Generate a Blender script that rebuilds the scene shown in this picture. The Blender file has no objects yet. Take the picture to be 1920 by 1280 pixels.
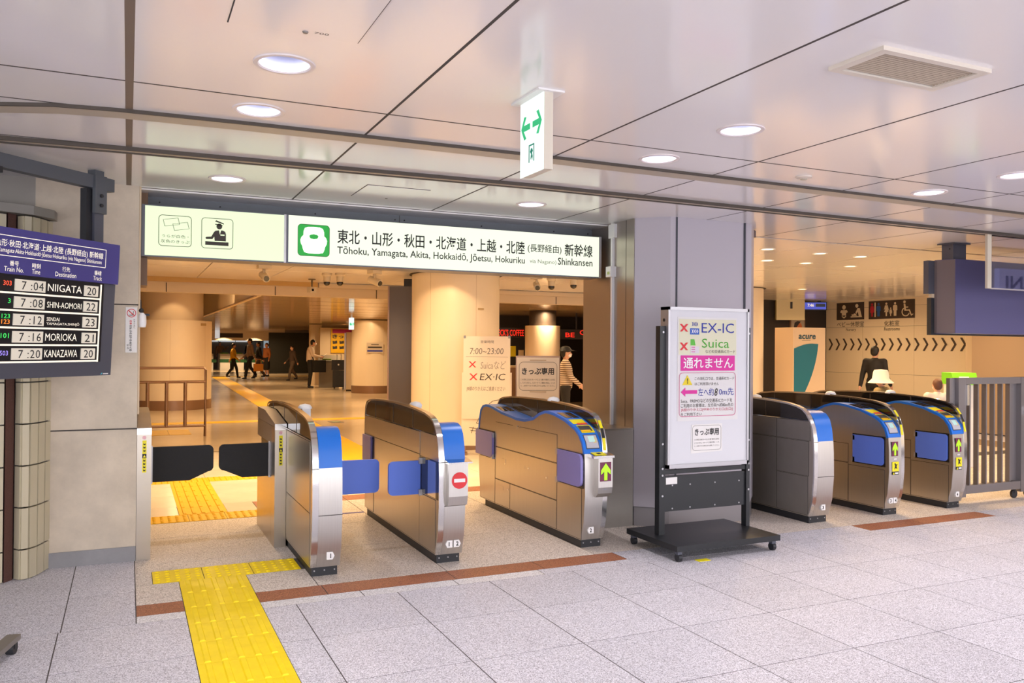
import bpy, bmesh, math, random
from math import sin, cos, pi, radians
from mathutils import Matrix, Vector

random.seed(7)
SC = bpy.context.scene
COL = SC.collection

# ------------------------------------------------------------------ camera
FPX = 1559.33                      # focal length in pixels of the 1920x1280 frame
YAW, PITCH, ROLL, EYE = 0.432627, 0.0074207, 0.0074678, 1.47784
fw = Vector((sin(YAW) * cos(PITCH), cos(YAW) * cos(PITCH), sin(PITCH)))
rt = Vector((cos(YAW), -sin(YAW), 0))
up = rt.cross(fw)
rt, up = rt * cos(ROLL) + up * sin(ROLL), up * cos(ROLL) - rt * sin(ROLL)
cam = bpy.data.cameras.new('camera')
cam.sensor_width = 36.0
cam.lens = FPX / 1920 * 36
cam.clip_start = 0.05
cam.clip_end = 300
camo = bpy.data.objects.new('camera', cam)
COL.objects.link(camo)
Mc = Matrix.Identity(4)
for i in range(3):
    Mc[i][0], Mc[i][1], Mc[i][2] = rt[i], up[i], -fw[i]
Mc[2][3] = EYE
camo.matrix_world = Mc
SC.camera = camo

# ------------------------------------------------------------------ world and exposure
w = bpy.data.worlds.new('station_hall_ambience')
SC.world = w
w.use_nodes = True
bg = w.node_tree.nodes['Background']
bg.inputs[0].default_value = (0.97, 0.96, 1.0, 1)
bg.inputs[1].default_value = 3.7
SC.view_settings.view_transform = 'Standard'
SC.view_settings.look = 'None'
SC.view_settings.gamma = 1
SC.view_settings.use_curve_mapping = False
SC.view_settings.exposure = 0.0
SC.cycles.max_bounces = 5
SC.cycles.diffuse_bounces = 3
SC.cycles.glossy_bounces = 3
SC.cycles.transmission_bounces = 4
SC.cycles.caustics_reflective = False
SC.cycles.caustics_refractive = False

CEIL = 2.57          # underside of the main ceiling
LOW = 2.33           # underside of the lower ceiling of the inner concourse
WARM = (1.0, 0.68, 0.36)
WK = 1.2              # strength of the warm concourse lamps
COOL = (1.0, 0.95, 0.97)


def lamp(name, loc, power, color, size=0.12, spread=150):
    l = bpy.data.lights.new(name, 'AREA')
    l.shape = 'DISK'
    l.size = size
    l.energy = power
    l.color = color
    l.spread = radians(spread)
    o = bpy.data.objects.new(name, l)
    o.location = loc
    COL.objects.link(o)
    return o


# lamps of the outer hall (only the first group has downlights, built below)
OUT_LIGHTS = [(0.54, 3.29), (0.54, 3.99), (0.58, 5.73), (2.76, 3.28), (2.76, 3.98),
              (2.78, 5.69), (5.00, 3.36), (5.01, 4.00)]
for x, y in OUT_LIGHTS:
    lamp('downlight_or_fill_lamp', (x, y, CEIL + 0.092), 4.2, COOL, 0.10, 92)
for x in (0.54, 2.76, 5.0, 7.2, 9.4):  # unseen lamps without fixtures, added to brighten the outer hall
    for y in (0.7,):
        lamp('downlight_or_fill_lamp', (x, y, CEIL - 0.01), 22, COOL, 0.2, 150)
for x in (7.2, 9.4):  # more unseen fill lamps, added on the right side
    for y in (3.65,):
        lamp('downlight_or_fill_lamp', (x, y, CEIL - 0.01), 22, COOL, 0.2, 150)
# lamps of the warm inner concourse
IN_LIGHTS = [(6.31, 7.05), (7.10, 7.08), (7.75, 7.10), (7.10, 7.94), (7.74, 7.95), (8.53, 7.98),
             (11.02, 11.41)]
for x, y in IN_LIGHTS:
    lamp('inner_downlight_lamp', (x, y, CEIL - 0.012), 14 * WK, WARM, 0.10, 150)
for x, y, p in [(0.9, 8.8, 22), (2.3, 8.8, 22), (3.7, 8.8, 22), (0.9, 10.6, 32), (2.6, 10.4, 34), (6.6, 9.6, 24),
                (5.9, 12.6, 24), (2.0, 12.8, 26), (8.8, 9.8, 24), (10.6, 8.6, 24), (12.6, 9.6, 30), (12.9, 12.4, 30), (9.6, 6.9, 20),
                (8.6, 13.0, 22)]:
    lamp('inner_downlight_lamp', (x, y, CEIL - 0.012), p * WK, WARM, 0.14, 125 if y < 9 else 160)
for x, y, p in [(2.7, 17, 28), (5.5, 17, 26), (8.5, 16.5, 26), (3.2, 22, 30), (6.2, 21, 30), (9.2, 22, 28), (4.5, 27.5, 34),
                (8.4, 23.5, 24), (4.5, 34, 40), (7.8, 32, 30), (4.0, 40, 36), (6.5, 44, 36), (0.9, 18.6, 22), (5.4, 25, 22), (7.2, 30.2, 30), (8.4, 18.9, 10)]:  # lamps by the poster wall and in the shop are added to brighten them
    lamp('concourse_lamp', (x, y, LOW - 0.012), p * WK * 1.35, WARM, 0.16, 160)

# ------------------------------------------------------------------ materials
MATS = {}


def lin(h):
    if isinstance(h, str):
        c = [int(h[i:i + 2], 16) / 255 for i in (0, 2, 4)]
    else:
        c = [v / 255 for v in h]
    return tuple((v / 12.92 if v <= 0.04045 else ((v + 0.055) / 1.055) ** 2.4) for v in c) + (1,)


def mat(name, col, rough=0.5, metal=0.0, spec=0.5, noise=None, bump=None, emit=0.0, vary=0.0, trans=0.0, alpha=1.0, coat=0.0, stretch=None):
    """procedural principled material; noise=(scale, amount), bump=(scale, strength), vary = per object brightness"""
    if name in MATS:
        return MATS[name]
    m = bpy.data.materials.new(name)
    m.use_nodes = True
    nt = m.node_tree
    b = nt.nodes['Principled BSDF']
    c = lin(col)
    b.inputs['Base Color'].default_value = c
    b.inputs['Roughness'].default_value = rough
    b.inputs['Metallic'].default_value = metal
    b.inputs['Specular IOR Level'].default_value = spec
    b.inputs['Coat Weight'].default_value = coat
    b.inputs['Coat Roughness'].default_value = 0.06
    if trans:
        b.inputs['Transmission Weight'].default_value = trans
    if alpha < 1:
        b.inputs['Alpha'].default_value = alpha
    if emit:
        b.inputs['Emission Color'].default_value = c
        b.inputs['Emission Strength'].default_value = emit
        if name.startswith(('sign_face', 'exit_face')):
            b.inputs['Base Color'].default_value = (0.03, 0.03, 0.03, 1)
        m.cycles.emission_sampling = 'FRONT' if name.startswith(('sign_face', 'exit_face')) else 'NONE'
    out = None
    if noise or bump:
        tc = nt.nodes.new('ShaderNodeTexCoord')
        mp = nt.nodes.new('ShaderNodeMapping')
        nt.links.new(tc.outputs['Object'], mp.inputs['Vector'])
        if stretch:
            mp.inputs['Scale'].default_value = stretch
        vec = mp.outputs['Vector']
    if noise:
        nz = nt.nodes.new('ShaderNodeTexNoise')
        nz.inputs['Scale'].default_value = noise[0]
        nz.inputs['Detail'].default_value = 6
        nz.inputs['Roughness'].default_value = 0.65
        nt.links.new(vec, nz.inputs['Vector'])
        rp = nt.nodes.new('ShaderNodeValToRGB')
        a = noise[1]
        rp.color_ramp.elements[0].position = 0.3
        rp.color_ramp.elements[1].position = 0.7
        rp.color_ramp.elements[0].color = tuple(max(0, v * (1 - a)) for v in c[:3]) + (1,)
        rp.color_ramp.elements[1].color = tuple(min(1, v * (1 + a)) for v in c[:3]) + (1,)
        nt.links.new(nz.outputs['Fac'], rp.inputs['Fac'])
        out = rp.outputs['Color']
    if vary:
        oi = nt.nodes.new('ShaderNodeObjectInfo')
        mr = nt.nodes.new('ShaderNodeMapRange')
        mr.inputs['To Min'].default_value = 1 - vary
        mr.inputs['To Max'].default_value = 1 + vary
        nt.links.new(oi.outputs['Random'], mr.inputs['Value'])
        hs = nt.nodes.new('ShaderNodeHueSaturation')
        nt.links.new(mr.outputs['Result'], hs.inputs['Value'])
        if out:
            nt.links.new(out, hs.inputs['Color'])
        else:
            hs.inputs['Color'].default_value = c
        out = hs.outputs['Color']
    if out:
        nt.links.new(out, b.inputs['Base Color'])
    if bump:
        n2 = nt.nodes.new('ShaderNodeTexNoise')
        n2.inputs['Scale'].default_value = bump[0]
        n2.inputs['Detail'].default_value = 3
        nt.links.new(vec, n2.inputs['Vector'])
        bp = nt.nodes.new('ShaderNodeBump')
        bp.inputs['Strength'].default_value = bump[1]
        bp.inputs['Distance'].default_value = 0.004
        nt.links.new(n2.outputs['Fac'], bp.inputs['Height'])
        nt.links.new(bp.outputs['Normal'], b.inputs['Normal'])
    MATS[name] = m
    return m


def granite(name, col, dark, light, scale=420, vary=0.03, rough=0.55, bump=0.35):
    """speckled stone: voronoi grains over a cloudy base"""
    m = mat(name, col, rough, vary=0)
    nt = m.node_tree
    b = nt.nodes['Principled BSDF']
    tc = nt.nodes.new('ShaderNodeTexCoord')
    ge = nt.nodes.new('ShaderNodeNewGeometry')
    vo = nt.nodes.new('ShaderNodeTexVoronoi')
    vo.inputs['Scale'].default_value = scale
    nt.links.new(ge.outputs['Position'], vo.inputs['Vector'])
    sp = nt.nodes.new('ShaderNodeSeparateColor')
    nt.links.new(vo.outputs['Color'], sp.inputs['Color'])
    rp = nt.nodes.new('ShaderNodeValToRGB')
    e = rp.color_ramp.elements
    e[0].position, e[0].color = 0.05, lin(dark)
    e[1].position, e[1].color = 0.95, lin(light)
    k = e.new(0.45)
    k.color = lin(col)
    nt.links.new(sp.outputs[0], rp.inputs['Fac'])
    nz = nt.nodes.new('ShaderNodeTexNoise')
    nz.inputs['Scale'].default_value = 2.2
    nz.inputs['Detail'].default_value = 5
    nt.links.new(ge.outputs['Position'], nz.inputs['Vector'])
    oi = nt.nodes.new('ShaderNodeObjectInfo')
    ma = nt.nodes.new('ShaderNodeMath')
    ma.operation = 'MULTIPLY_ADD'
    ma.inputs[1].default_value = vary * 2
    ma.inputs[2].default_value = 0.9 - vary
    nt.links.new(oi.outputs['Random'], ma.inputs[0])
    m2 = nt.nodes.new('ShaderNodeMath')
    m2.operation = 'MULTIPLY_ADD'
    m2.inputs[1].default_value = 0.2
    nt.links.new(nz.outputs['Fac'], m2.inputs[0])
    nt.links.new(ma.outputs[0], m2.inputs[2])
    hs = nt.nodes.new('ShaderNodeHueSaturation')
    nt.links.new(rp.outputs['Color'], hs.inputs['Color'])
    nt.links.new(m2.outputs[0], hs.inputs['Value'])
    nt.links.new(hs.outputs['Color'], b.inputs['Base Color'])
    bp = nt.nodes.new('ShaderNodeBump')
    bp.inputs['Strength'].default_value = bump
    bp.inputs['Distance'].default_value = 0.003
    nt.links.new(sp.outputs[1], bp.inputs['Height'])
    nt.links.new(bp.outputs['Normal'], b.inputs['Normal'])
    return m


M = {}
M['granite'] = granite('granite_light', 'CCC8D0', '8E8A92', 'EDEAF2', 260, 0.035)
M['granite_rough'] = granite('granite_rough', 'DACDC2', '9A8B7E', 'F2E9E1', 230, 0.02, 0.6, 0.6)
M['granite_white'] = granite('granite_white', 'E2DEDF', 'A5A09F', 'F6F3F5', 260, 0.02)
M['granite_brown'] = granite('granite_brown', 'A06246', '6B3E2A', 'B87854', 260, 0.02)
M['grout'] = mat('grout', '4E4846', 0.9)
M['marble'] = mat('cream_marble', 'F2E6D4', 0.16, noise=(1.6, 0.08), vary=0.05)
M['tactile'] = mat('tactile_yellow', 'FAD800', 0.5, noise=(9, 0.08), vary=0.02)
M['tactile_in'] = mat('tactile_yellow_inner', 'F3BE08', 0.4, noise=(9, 0.06), vary=0.02)
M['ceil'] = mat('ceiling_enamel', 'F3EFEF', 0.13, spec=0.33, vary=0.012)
M['joint'] = mat('dark_joint', '4A4340', 0.8)
M['trim'] = mat('trim_taupe', 'B9AE9E', 0.5)
M['trimdark'] = mat('trim_dark', '4A413A', 0.6)
M['concrete'] = mat('pier_stone', 'CABCA9', 0.55, noise=(3.5, 0.15), bump=(60, 0.08))
M['skirt'] = mat('skirting_steel', '8C8A8C', 0.4, metal=0.5, noise=(6, 0.1))
M['steel'] = mat('brushed_steel', 'BDB4A8', 0.28, metal=0.92, noise=(3, 0.05), stretch=(1, 60, 1))
M['steel_front'] = mat('satin_steel', 'C4BFBA', 0.34, metal=0.9, noise=(3, 0.04), stretch=(40, 1, 1))
M['chrome'] = mat('polished_steel', 'DAD8D6', 0.14, metal=1.0)
M['darksteel'] = mat('dark_steel', '928C86', 0.4, metal=0.6, noise=(4, 0.06))
M['acrylic'] = mat('smoked_acrylic', '1B1613', 0.05, spec=0.8)
M['plinth'] = mat('plinth_black', '24252A', 0.5)
M['blue'] = mat('gate_blue', '1E72D8', 0.35)
M['flap'] = mat('flap_blue', '5F7FE4', 0.5)
M['flap_dull'] = mat('flap_lilac', '8C84C4', 0.5)
M['rubber'] = mat('black_pad', '1C1B1D', 0.75, bump=(300, 0.3))
M['white'] = mat('white_plastic', 'ECEAEA', 0.45)
M['paper'] = mat('paper_white', 'E9E6E4', 0.7)
M['black'] = mat('print_black', '1B1A1C', 0.6)
M['dark'] = mat('print_dark', '3B342F', 0.6)
M['red'] = mat('print_red', 'D8333C', 0.6)
M['pink'] = mat('print_magenta', 'D6339A', 0.6)
M['navy'] = mat('print_navy', '2B3A9E', 0.6)
M['green'] = mat('print_green', '46A52F', 0.6)
M['lime'] = mat('print_lime', '9CCB2A', 0.55)
M['yellow'] = mat('sticker_yellow', 'F1E21C', 0.5)
M['maroon'] = mat('arrow_maroon', '6E1F45', 0.4)
M['arrow'] = mat('arrow_green', 'A6F01E', 0.5, emit=0.5)
M['grey'] = mat('grey_paint', '575B62', 0.45)
M['colgrey'] = mat('column_panel', 'B5AFB8', 0.35, spec=0.4)
M['frame'] = mat('dark_frame', '1D1F23', 0.4)
M['alu'] = mat('aluminium', 'B4B2B6', 0.35, metal=0.7)
M['brownsteel'] = mat('bronze_steel', '9A7A62', 0.35, metal=0.6)
M['cream'] = mat('cream_panel', 'E7D6BC', 0.4, noise=(1.2, 0.03))
M['cream2'] = mat('cream_panel_matt', 'DCC7AA', 0.55)
M['wallcream'] = mat('cream_wall', 'E6D5B8', 0.38, vary=0.01)
M['brownsign'] = mat('sign_brown', '43362E', 0.5)
M['slate'] = mat('slate_metal', '5A5C68', 0.4, metal=0.2)
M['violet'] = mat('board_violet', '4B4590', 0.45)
M['sign_light'] = mat('sign_face_glow', 'F0FFD2', 0.4, emit=1.02)
M['sign_light2'] = mat('sign_face_glow_white', 'F8FFE6', 0.4, emit=1.06)
M['exit_light'] = mat('exit_face_glow', 'F2FFFA', 0.4, emit=1.1)
M['lampglow'] = mat('lamp_glow', 'FFFDF8', 0.4, emit=1.0)
M['lampwarm'] = mat('lamp_glow_warm', 'FFE2B0', 0.4, emit=4.0)
M['reflector'] = mat('lamp_reflector', 'A9ADC6', 0.3)
M['led_black'] = mat('led_panel_black', '17161C', 0.35)
M['led_white'] = mat('led_white', 'E8E0D0', 0.5, emit=0.75)
M['led_plate'] = mat('led_plate', 'D9D2C3', 0.5, emit=0.35)
M['led_red'] = mat('led_red', 'FF5A3A', 0.5, emit=0.9)
M['led_green'] = mat('led_green', '3FD860', 0.5, emit=0.8)
M['led_orange'] = mat('led_orange', 'FF8A2A', 0.5, emit=0.9)
M['led_violet'] = mat('led_violet', '9A88E8', 0.5, emit=0.8)
M['neon'] = mat('neon_red', 'FF2A1A', 0.5, emit=1.0)
M['shopdark'] = mat('shop_dark', '2A211C', 0.6)
M['darkgreen'] = mat('dark_wall', '20201A', 0.6)
M['teal'] = mat('teal_print', '1C7086', 0.5)
M['skin'] = mat('skin', 'D8A488', 0.6)
M['hair'] = mat('hair_black', '1A1513', 0.55)
M['hairbrown'] = mat('hair_brown', '6A4430', 0.55)
M['tile'] = mat('wall_tile_cream', 'C9BEA2', 0.35, vary=0.04)
M['redbrown'] = mat('red_granite_strip', '5A3A34', 0.45, noise=(140, 0.35))
M['glass'] = mat('clear_glass', 'E8ECF6', 0.03, trans=1.0)
M['screen'] = mat('monitor_back_blue_sheen', '5C5A86', 0.4)  # blue glow reflected on the monitor back is put into the base colour

# ------------------------------------------------------------------ mesh helpers


class MB:
    def __init__(s):
        s.bm = bmesh.new()

    def poly(s, pts):
        vs = [s.bm.verts.new(p) for p in pts]
        try:
            return s.bm.faces.new(vs)
        except ValueError:
            return None

    def extr(s, pts, d):
        """closed prism from a planar loop of 3-D points and a vector"""
        d = Vector(d)
        a = [s.bm.verts.new(p) for p in pts]
        b = [s.bm.verts.new(Vector(p) + d) for p in pts]
        n = len(a)
        s.bm.faces.new(a)
        s.bm.faces.new(b[::-1])
        for i in range(n):
            j = (i + 1) % n
            s.bm.faces.new((a[j], a[i], b[i], b[j]))
        return s

    def box(s, x0, x1, y0, y1, z0, z1):
        return s.extr([(x0, y0, z0), (x1, y0, z0), (x1, y1, z0), (x0, y1, z0)], (0, 0, z1 - z0))

    def px(s, prof, x0, x1):
        return s.extr([(x0, y, z) for y, z in prof], (x1 - x0, 0, 0))

    def py(s, prof, y0, y1):
        return s.extr([(x, y0, z) for x, z in prof], (0, y1 - y0, 0))

    def pz(s, prof, z0, z1):
        return s.extr([(x, y, z0) for x, y in prof], (0, 0, z1 - z0))

    def tube(s, pts, r, seg=10, r2=None):
        pts = [Vector(p) for p in pts]
        n = len(pts)
        rings = []
        for i, p in enumerate(pts):
            t = (pts[min(i + 1, n - 1)] - pts[max(i - 1, 0)]).normalized()
            a = t.cross(Vector((0, 0, 1)))
            if a.length < 1e-3:
                a = t.cross(Vector((0, 1, 0)))
            a.normalize()
            b = t.cross(a)
            rr_ = r if r2 is None else r + (r2 - r) * i / (n - 1)
            rings.append([s.bm.verts.new(p + (a * cos(2 * pi * k / seg) + b * sin(2 * pi * k / seg)) * rr_) for k in range(seg)])
        for i in range(n - 1):
            for k in range(seg):
                l = (k + 1) % seg
                s.bm.faces.new((rings[i][k], rings[i][l], rings[i + 1][l], rings[i + 1][k]))
        s.bm.faces.new(rings[0][::-1])
        s.bm.faces.new(rings[-1])
        return s

    def lathe(s, prof, c=(0, 0, 0), seg=32, a0=0, a1=2 * pi, cap=True):
        full = abs(a1 - a0 - 2 * pi) < 1e-6
        n = seg if full else seg + 1
        rings = []
        for r, z in prof:
            rings.append([s.bm.verts.new((c[0] + r * cos(a0 + (a1 - a0) * k / seg), c[1] + r * sin(a0 + (a1 - a0) * k / seg), c[2] + z)) for k in range(n)])
        for i in range(len(prof) - 1):
            for k in range(seg):
                l = (k + 1) % n
                s.bm.faces.new((rings[i][k], rings[i][l], rings[i + 1][l], rings[i + 1][k]))
        if full and cap:
            if prof[0][0] > 1e-5:
                s.bm.faces.new(rings[0][::-1])
            if prof[-1][0] > 1e-5:
                s.bm.faces.new(rings[-1])
        return s

    def ball(s, c, r, seg=14, rings=9):
        if not hasattr(r, '__len__'):
            r = (r, r, r)
        vs = []
        for i in range(1, rings):
            ph = pi * i / rings
            vs.append([s.bm.verts.new((c[0] + r[0] * sin(ph) * cos(2 * pi * k / seg), c[1] + r[1] * sin(ph) * sin(2 * pi * k / seg), c[2] + r[2] * cos(ph))) for k in range(seg)])
        tp_, bt_ = s.bm.verts.new((c[0], c[1], c[2] + r[2])), s.bm.verts.new((c[0], c[1], c[2] - r[2]))
        for k in range(seg):
            l = (k + 1) % seg
            s.bm.faces.new((tp_, vs[0][k], vs[0][l]))
            s.bm.faces.new((bt_, vs[-1][l], vs[-1][k]))
            for i in range(rings - 2):
                s.bm.faces.new((vs[i][k], vs[i + 1][k], vs[i + 1][l], vs[i][l]))
        return s

    def build(s, name, m, parent=None, bevel=0, smooth=False, loc=None, rot=None):
        if bevel:
            es = [e for e in s.bm.edges if len(e.link_faces) == 2 and e.calc_face_angle(0) > 0.5]
            bmesh.ops.bevel(s.bm, geom=es, offset=bevel, segments=2, affect='EDGES', clamp_overlap=True)
        bmesh.ops.recalc_face_normals(s.bm, faces=s.bm.faces)
        me = bpy.data.meshes.new(name)
        s.bm.to_mesh(me)
        s.bm.free()
        if isinstance(m, str):
            m = M[m]
        me.materials.append(m)
        if smooth:
            me.polygons.foreach_set('use_smooth', [True] * len(me.polygons))
            try:
                me.set_sharp_from_angle(angle=radians(38))
            except Exception:
                pass
        o = bpy.data.objects.new(name, me)
        COL.objects.link(o)
        if parent:
            o.parent = parent
        if loc:
            o.location = loc
        if rot:
            o.rotation_euler = rot
        return o


def thing(name, label, cat, loc=(0, 0, 0), rotz=0, group=None, rot=None):
    o = bpy.data.objects.new(name, None)
    o.empty_display_size = 0.1
    COL.objects.link(o)
    o.location = loc
    o.rotation_euler = rot if rot else (0, 0, rotz)
    o['label'] = label
    o['category'] = cat
    if group:
        o['group'] = group
    return o


def tag(o, label, cat, group=None):
    o['label'] = label
    o['category'] = cat
    if group:
        o['group'] = group
    return o


def struct(o, label=None):
    o['kind'] = 'structure'
    if label:
        o['label'] = label
    return o


def dup(root, loc, rotz=None, label=None, group=None):
    r = root.copy()
    COL.objects.link(r)
    r.location = loc
    if rotz is not None:
        r.rotation_euler = (0, 0, rotz)
    if label:
        r['label'] = label
    if group:
        r['group'] = group
    for ch in list(root.children):
        c = ch.copy()
        COL.objects.link(c)
        c.parent = r
        for g in list(ch.children):
            d = g.copy()
            COL.objects.link(d)
            d.parent = c
    return r


def rr(x0, z0, x1, z1, r=0.02, n=5):
    """rounded rectangle loop"""
    out = []
    for cx, cz, a in ((x1 - r, z0 + r, -pi / 2), (x1 - r, z1 - r, 0), (x0 + r, z1 - r, pi / 2), (x0 + r, z0 + r, pi)):
        for k in range(n + 1):
            t = a + pi / 2 * k / n
            out.append((cx + r * cos(t), cz + r * sin(t)))
    return out


def circ(cx, cz, r, n=24, rz=None):
    rz = rz or r
    return [(cx + r * cos(2 * pi * k / n), cz + rz * sin(2 * pi * k / n)) for k in range(n)]


def flat(name, loop, m, parent, y=-0.002, t=0.0012):
    """thin printed shape lying on a front that faces -y; loop in (x, z)"""
    return MB().py(loop, y, y + t).build(name, m, parent)


def ring(name, loop_o, loop_i, m, parent, y=-0.002):
    """outline between two loops with equal point counts"""
    b = MB()
    n = len(loop_o)
    vo = [b.bm.verts.new((x, y, z)) for x, z in loop_o]
    vi = [b.bm.verts.new((x, y, z)) for x, z in loop_i]
    for i in range(n):
        j = (i + 1) % n
        b.bm.faces.new((vo[i], vo[j], vi[j], vi[i]))
    return b.build(name, m, parent)


def outline(name, x0, z0, x1, z1, r, w_, m, parent, y=-0.002):
    return ring(name, rr(x0, z0, x1, z1, r), rr(x0 + w_, z0 + w_, x1 - w_, z1 - w_, max(r - w_, 0.001)), m, parent, y)


def text(parent, s, x0, z0, x1, z1, m, y=-0.002, bold=0.0, name='lettering', basis=None, shear=0.0, space=1.0):
    """flat lettering fitted into the rectangle x0..x1, z0..z1 of a front facing -y"""
    cu = bpy.data.curves.new(name, 'FONT')
    cu.body = s
    cu.size = 1
    cu.resolution_u = 2
    cu.offset = bold
    cu.shear = shear
    cu.space_character = space
    o = bpy.data.objects.new(name, cu)
    me = bpy.data.meshes.new_from_object(o)
    bpy.data.objects.remove(o)
    bpy.data.curves.remove(cu)
    me.name = name
    if len(me.vertices) == 0:
        return None
    xs = [v.co.x for v in me.vertices]
    ys = [v.co.y for v in me.vertices]
    ax, bx, ay, by = min(xs), max(xs), min(ys), max(ys)
    for v in me.vertices:
        fx = (v.co.x - ax) / max(bx - ax, 1e-6)
        fz = (v.co.y - ay) / max(by - ay, 1e-6)
        v.co = Vector((x0 + fx * (x1 - x0), y, z0 + fz * (z1 - z0)))
        if basis:
            v.co = basis(v.co)
    me.materials.clear()
    me.materials.append(M[m] if isinstance(m, str) else m)
    ob = bpy.data.objects.new(name, me)
    COL.objects.link(ob)
    ob.parent = parent
    return ob

# ================================================================== FLOOR
floor = struct(MB().box(-9, 22, -6, 60, -0.2, -0.02).build('floor', 'granite'), 'light grey granite station floor')
# grout bed under the laid stones
MB().box(-2.5, 13, 0.6, 8.3, -0.019, -0.0012).build('grout_bed', 'grout', floor)
MB().box(-2.5, 13, -6, 0.6, -0.019, 0.0).build('outer_paving', 'granite', floor)
TILE = {}


def stone(name, x0, x1, y0, y1, m, gap=0.0055, parent=floor, top=0.0):
    w_, d_ = round(x1 - x0 - gap, 4), round(y1 - y0 - gap, 4)
    key = (name, m, w_, d_)
    if key not in TILE:
        b = MB()
        c = 0.0008
        hw, hd = w_ / 2, d_ / 2
        lo = [(-hw, -hd, -0.012), (hw, -hd, -0.012), (hw, hd, -0.012), (-hw, hd, -0.012)]
        mi = [(x, y, -c) for x, y, _ in lo]
        hi = [(x * (1 - c / hw), y * (1 - c / hd), 0) for x, y, _ in lo]
        L, I, H = [[b.bm.verts.new(p) for p in q] for q in (lo, mi, hi)]
        b.bm.faces.new(H)
        for q, r_ in ((L, I), (I, H)):
            for i in range(4):
                j = (i + 1) % 4
                b.bm.faces.new((q[i], q[j], r_[j], r_[i]))
        o = b.build(name, m, parent)
        TILE[key] = o.data
    else:
        o = bpy.data.objects.new(name, TILE[key])
        COL.objects.link(o)
        o.parent = parent
    o.location = ((x0 + x1) / 2, (y0 + y1) / 2, top)
    return o


BX0, BX1 = 0.305, 0.705        # guide strip between these x
Y0 = 4.847                     # last joint of the square paving
for j in range(6):
    y1 = Y0 - 0.601 * j
    y0 = y1 - 0.601
    for i in range(-3, 16):
        x0 = 0.29 + 0.6 * i
        x1 = x0 + 0.6
        if x1 < -0.9 - 0.0 and j > 3:
            continue
        # leave room for the yellow guide strip
        if i == 0:
            stone('floor_tile', BX1, x1, y0, y1, 'granite')
            continue
        if i == -1:
            stone('floor_tile', x0, BX0, y0, y1, 'granite')
            continue
        # only as far as the picture shows them
        if 0.42 * x1 + 0.908 * y1 < 2.6 and x1 > 3.5:
            continue
        stone('floor_tile', x0, x1, y0, y1, 'granite')
# left part in front of the pier
for x0, x1 in ((-1.5, -0.9), (-0.9, -0.3), (-0.3, 0.055)):
    stone('floor_tile', x0, x1, Y0, 5.475, 'granite')
    stone('floor_tile', x0, x1, 5.475, 6.26, 'granite')
# narrow white strip, brown strip
for i in range(-1, 17):
    x0, x1 = 1.29 + 0.6 * (i - 1), 1.29 + 0.6 * i
    if i == -1:
        x0, x1 = 0.055, BX0
    elif i == 0:
        x0, x1 = BX1, 1.29
    elif i == 1:
        x0, x1 = 1.29, 1.89
    if i > 1:
        x0, x1 = 1.29 + 0.6 * (i - 1), 1.29 + 0.6 * i
    stone('border_stone', x0, x1, Y0, 4.967, 'granite_white' if x1 < 2.8 else 'granite')
BR = [(0.055, BX0), (BX1, 1.10), (1.10, 1.92), (1.92, 2.55), (2.55, 3.20), (5.55, 6.2), (6.2, 7.10)]
for x0, x1 in BR:
    stone('brown_border_stone', x0, x1, 4.967, 5.176, 'granite_brown')
for x0, x1 in ((3.20, 3.86), (3.86, 4.7), (4.7, 5.55), (7.10, 8.1), (8.1, 9.2), (9.2, 10.2)):
    stone('floor_tile', x0, x1, 4.967, 5.176, 'granite')
# rough granite field between the brown borders (under the gates)
xs = [0.055, 1.085, 1.93, 3.06, 3.87, 5.28, 6.16, 7.0, 8.2, 9.4, 10.6, 11.8]
for x0, x1 in zip(xs, xs[1:]):
    for y0, y1 in ((5.176, 6.1), (6.1, 6.9), (6.9, 7.465), (7.465, 7.935)):
        if x0 < 1.0 and y0 > 7.4:
            continue
        if x0 < 1.0 and y0 < 5.2:
            # around the dot and guide tiles
            stone('rough_paver', x0, BX0, 5.176, 5.6, 'granite_rough')
            stone('rough_paver', BX1, x1, 5.176, 5.6, 'granite_rough')
            stone('rough_paver', x0, 0.155, 5.6, 5.9, 'granite_rough')
            stone('rough_paver', x0, x1, 5.9, 6.1, 'granite_rough')
            continue
        stone('rough_paver', x0, x1, y0, y1, 'granite_rough')
for x0, x1 in ((1.085, 1.93), (1.93, 3.06), (3.06, 3.85)):
    stone('brown_border_stone', x0, x1, 7.935, 8.2, 'granite_brown')

# ---- yellow tactile paving (each plate a thing of its own)


def dot_tile(name, m):
    b = MB().box(-0.149, 0.149, -0.149, 0.149, -0.01, 0.002)
    for i in range(5):
        for j in range(5):
            b.lathe([(0.0165, 0.0015), (0.012, 0.0075), (0.0, 0.0085)], (-0.12 + 0.06 * i, -0.12 + 0.06 * j, 0), 8)
    return b


def bar_tile(m):
    b = MB().box(-0.199, 0.199, -0.149, 0.149, -0.01, 0.002)
    for i in range(5):
        x = -0.152 + 0.076 * i
        b.extr([(x - 0.017, -0.138, 0.0015), (x + 0.017, -0.138, 0.0015), (x + 0.011, -0.134, 0.0085), (x - 0.011, -0.134, 0.0085)], (0, 0.272, 0))
    return b


tact = []
d0 = dot_tile('dot', 0).build('tactile_dot_tile', 'tactile')
d0['kind'] = 'structure'
d0.parent = floor
b0 = bar_tile(0).build('tactile_bar_tile', 'tactile')
b0.parent = floor
del d0['kind']


def put(o0, first, loc, m=None):
    if first:
        o = o0
    else:
        o = o0.copy()
        COL.objects.link(o)
        o.parent = floor
    o.location = loc
    return o


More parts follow.
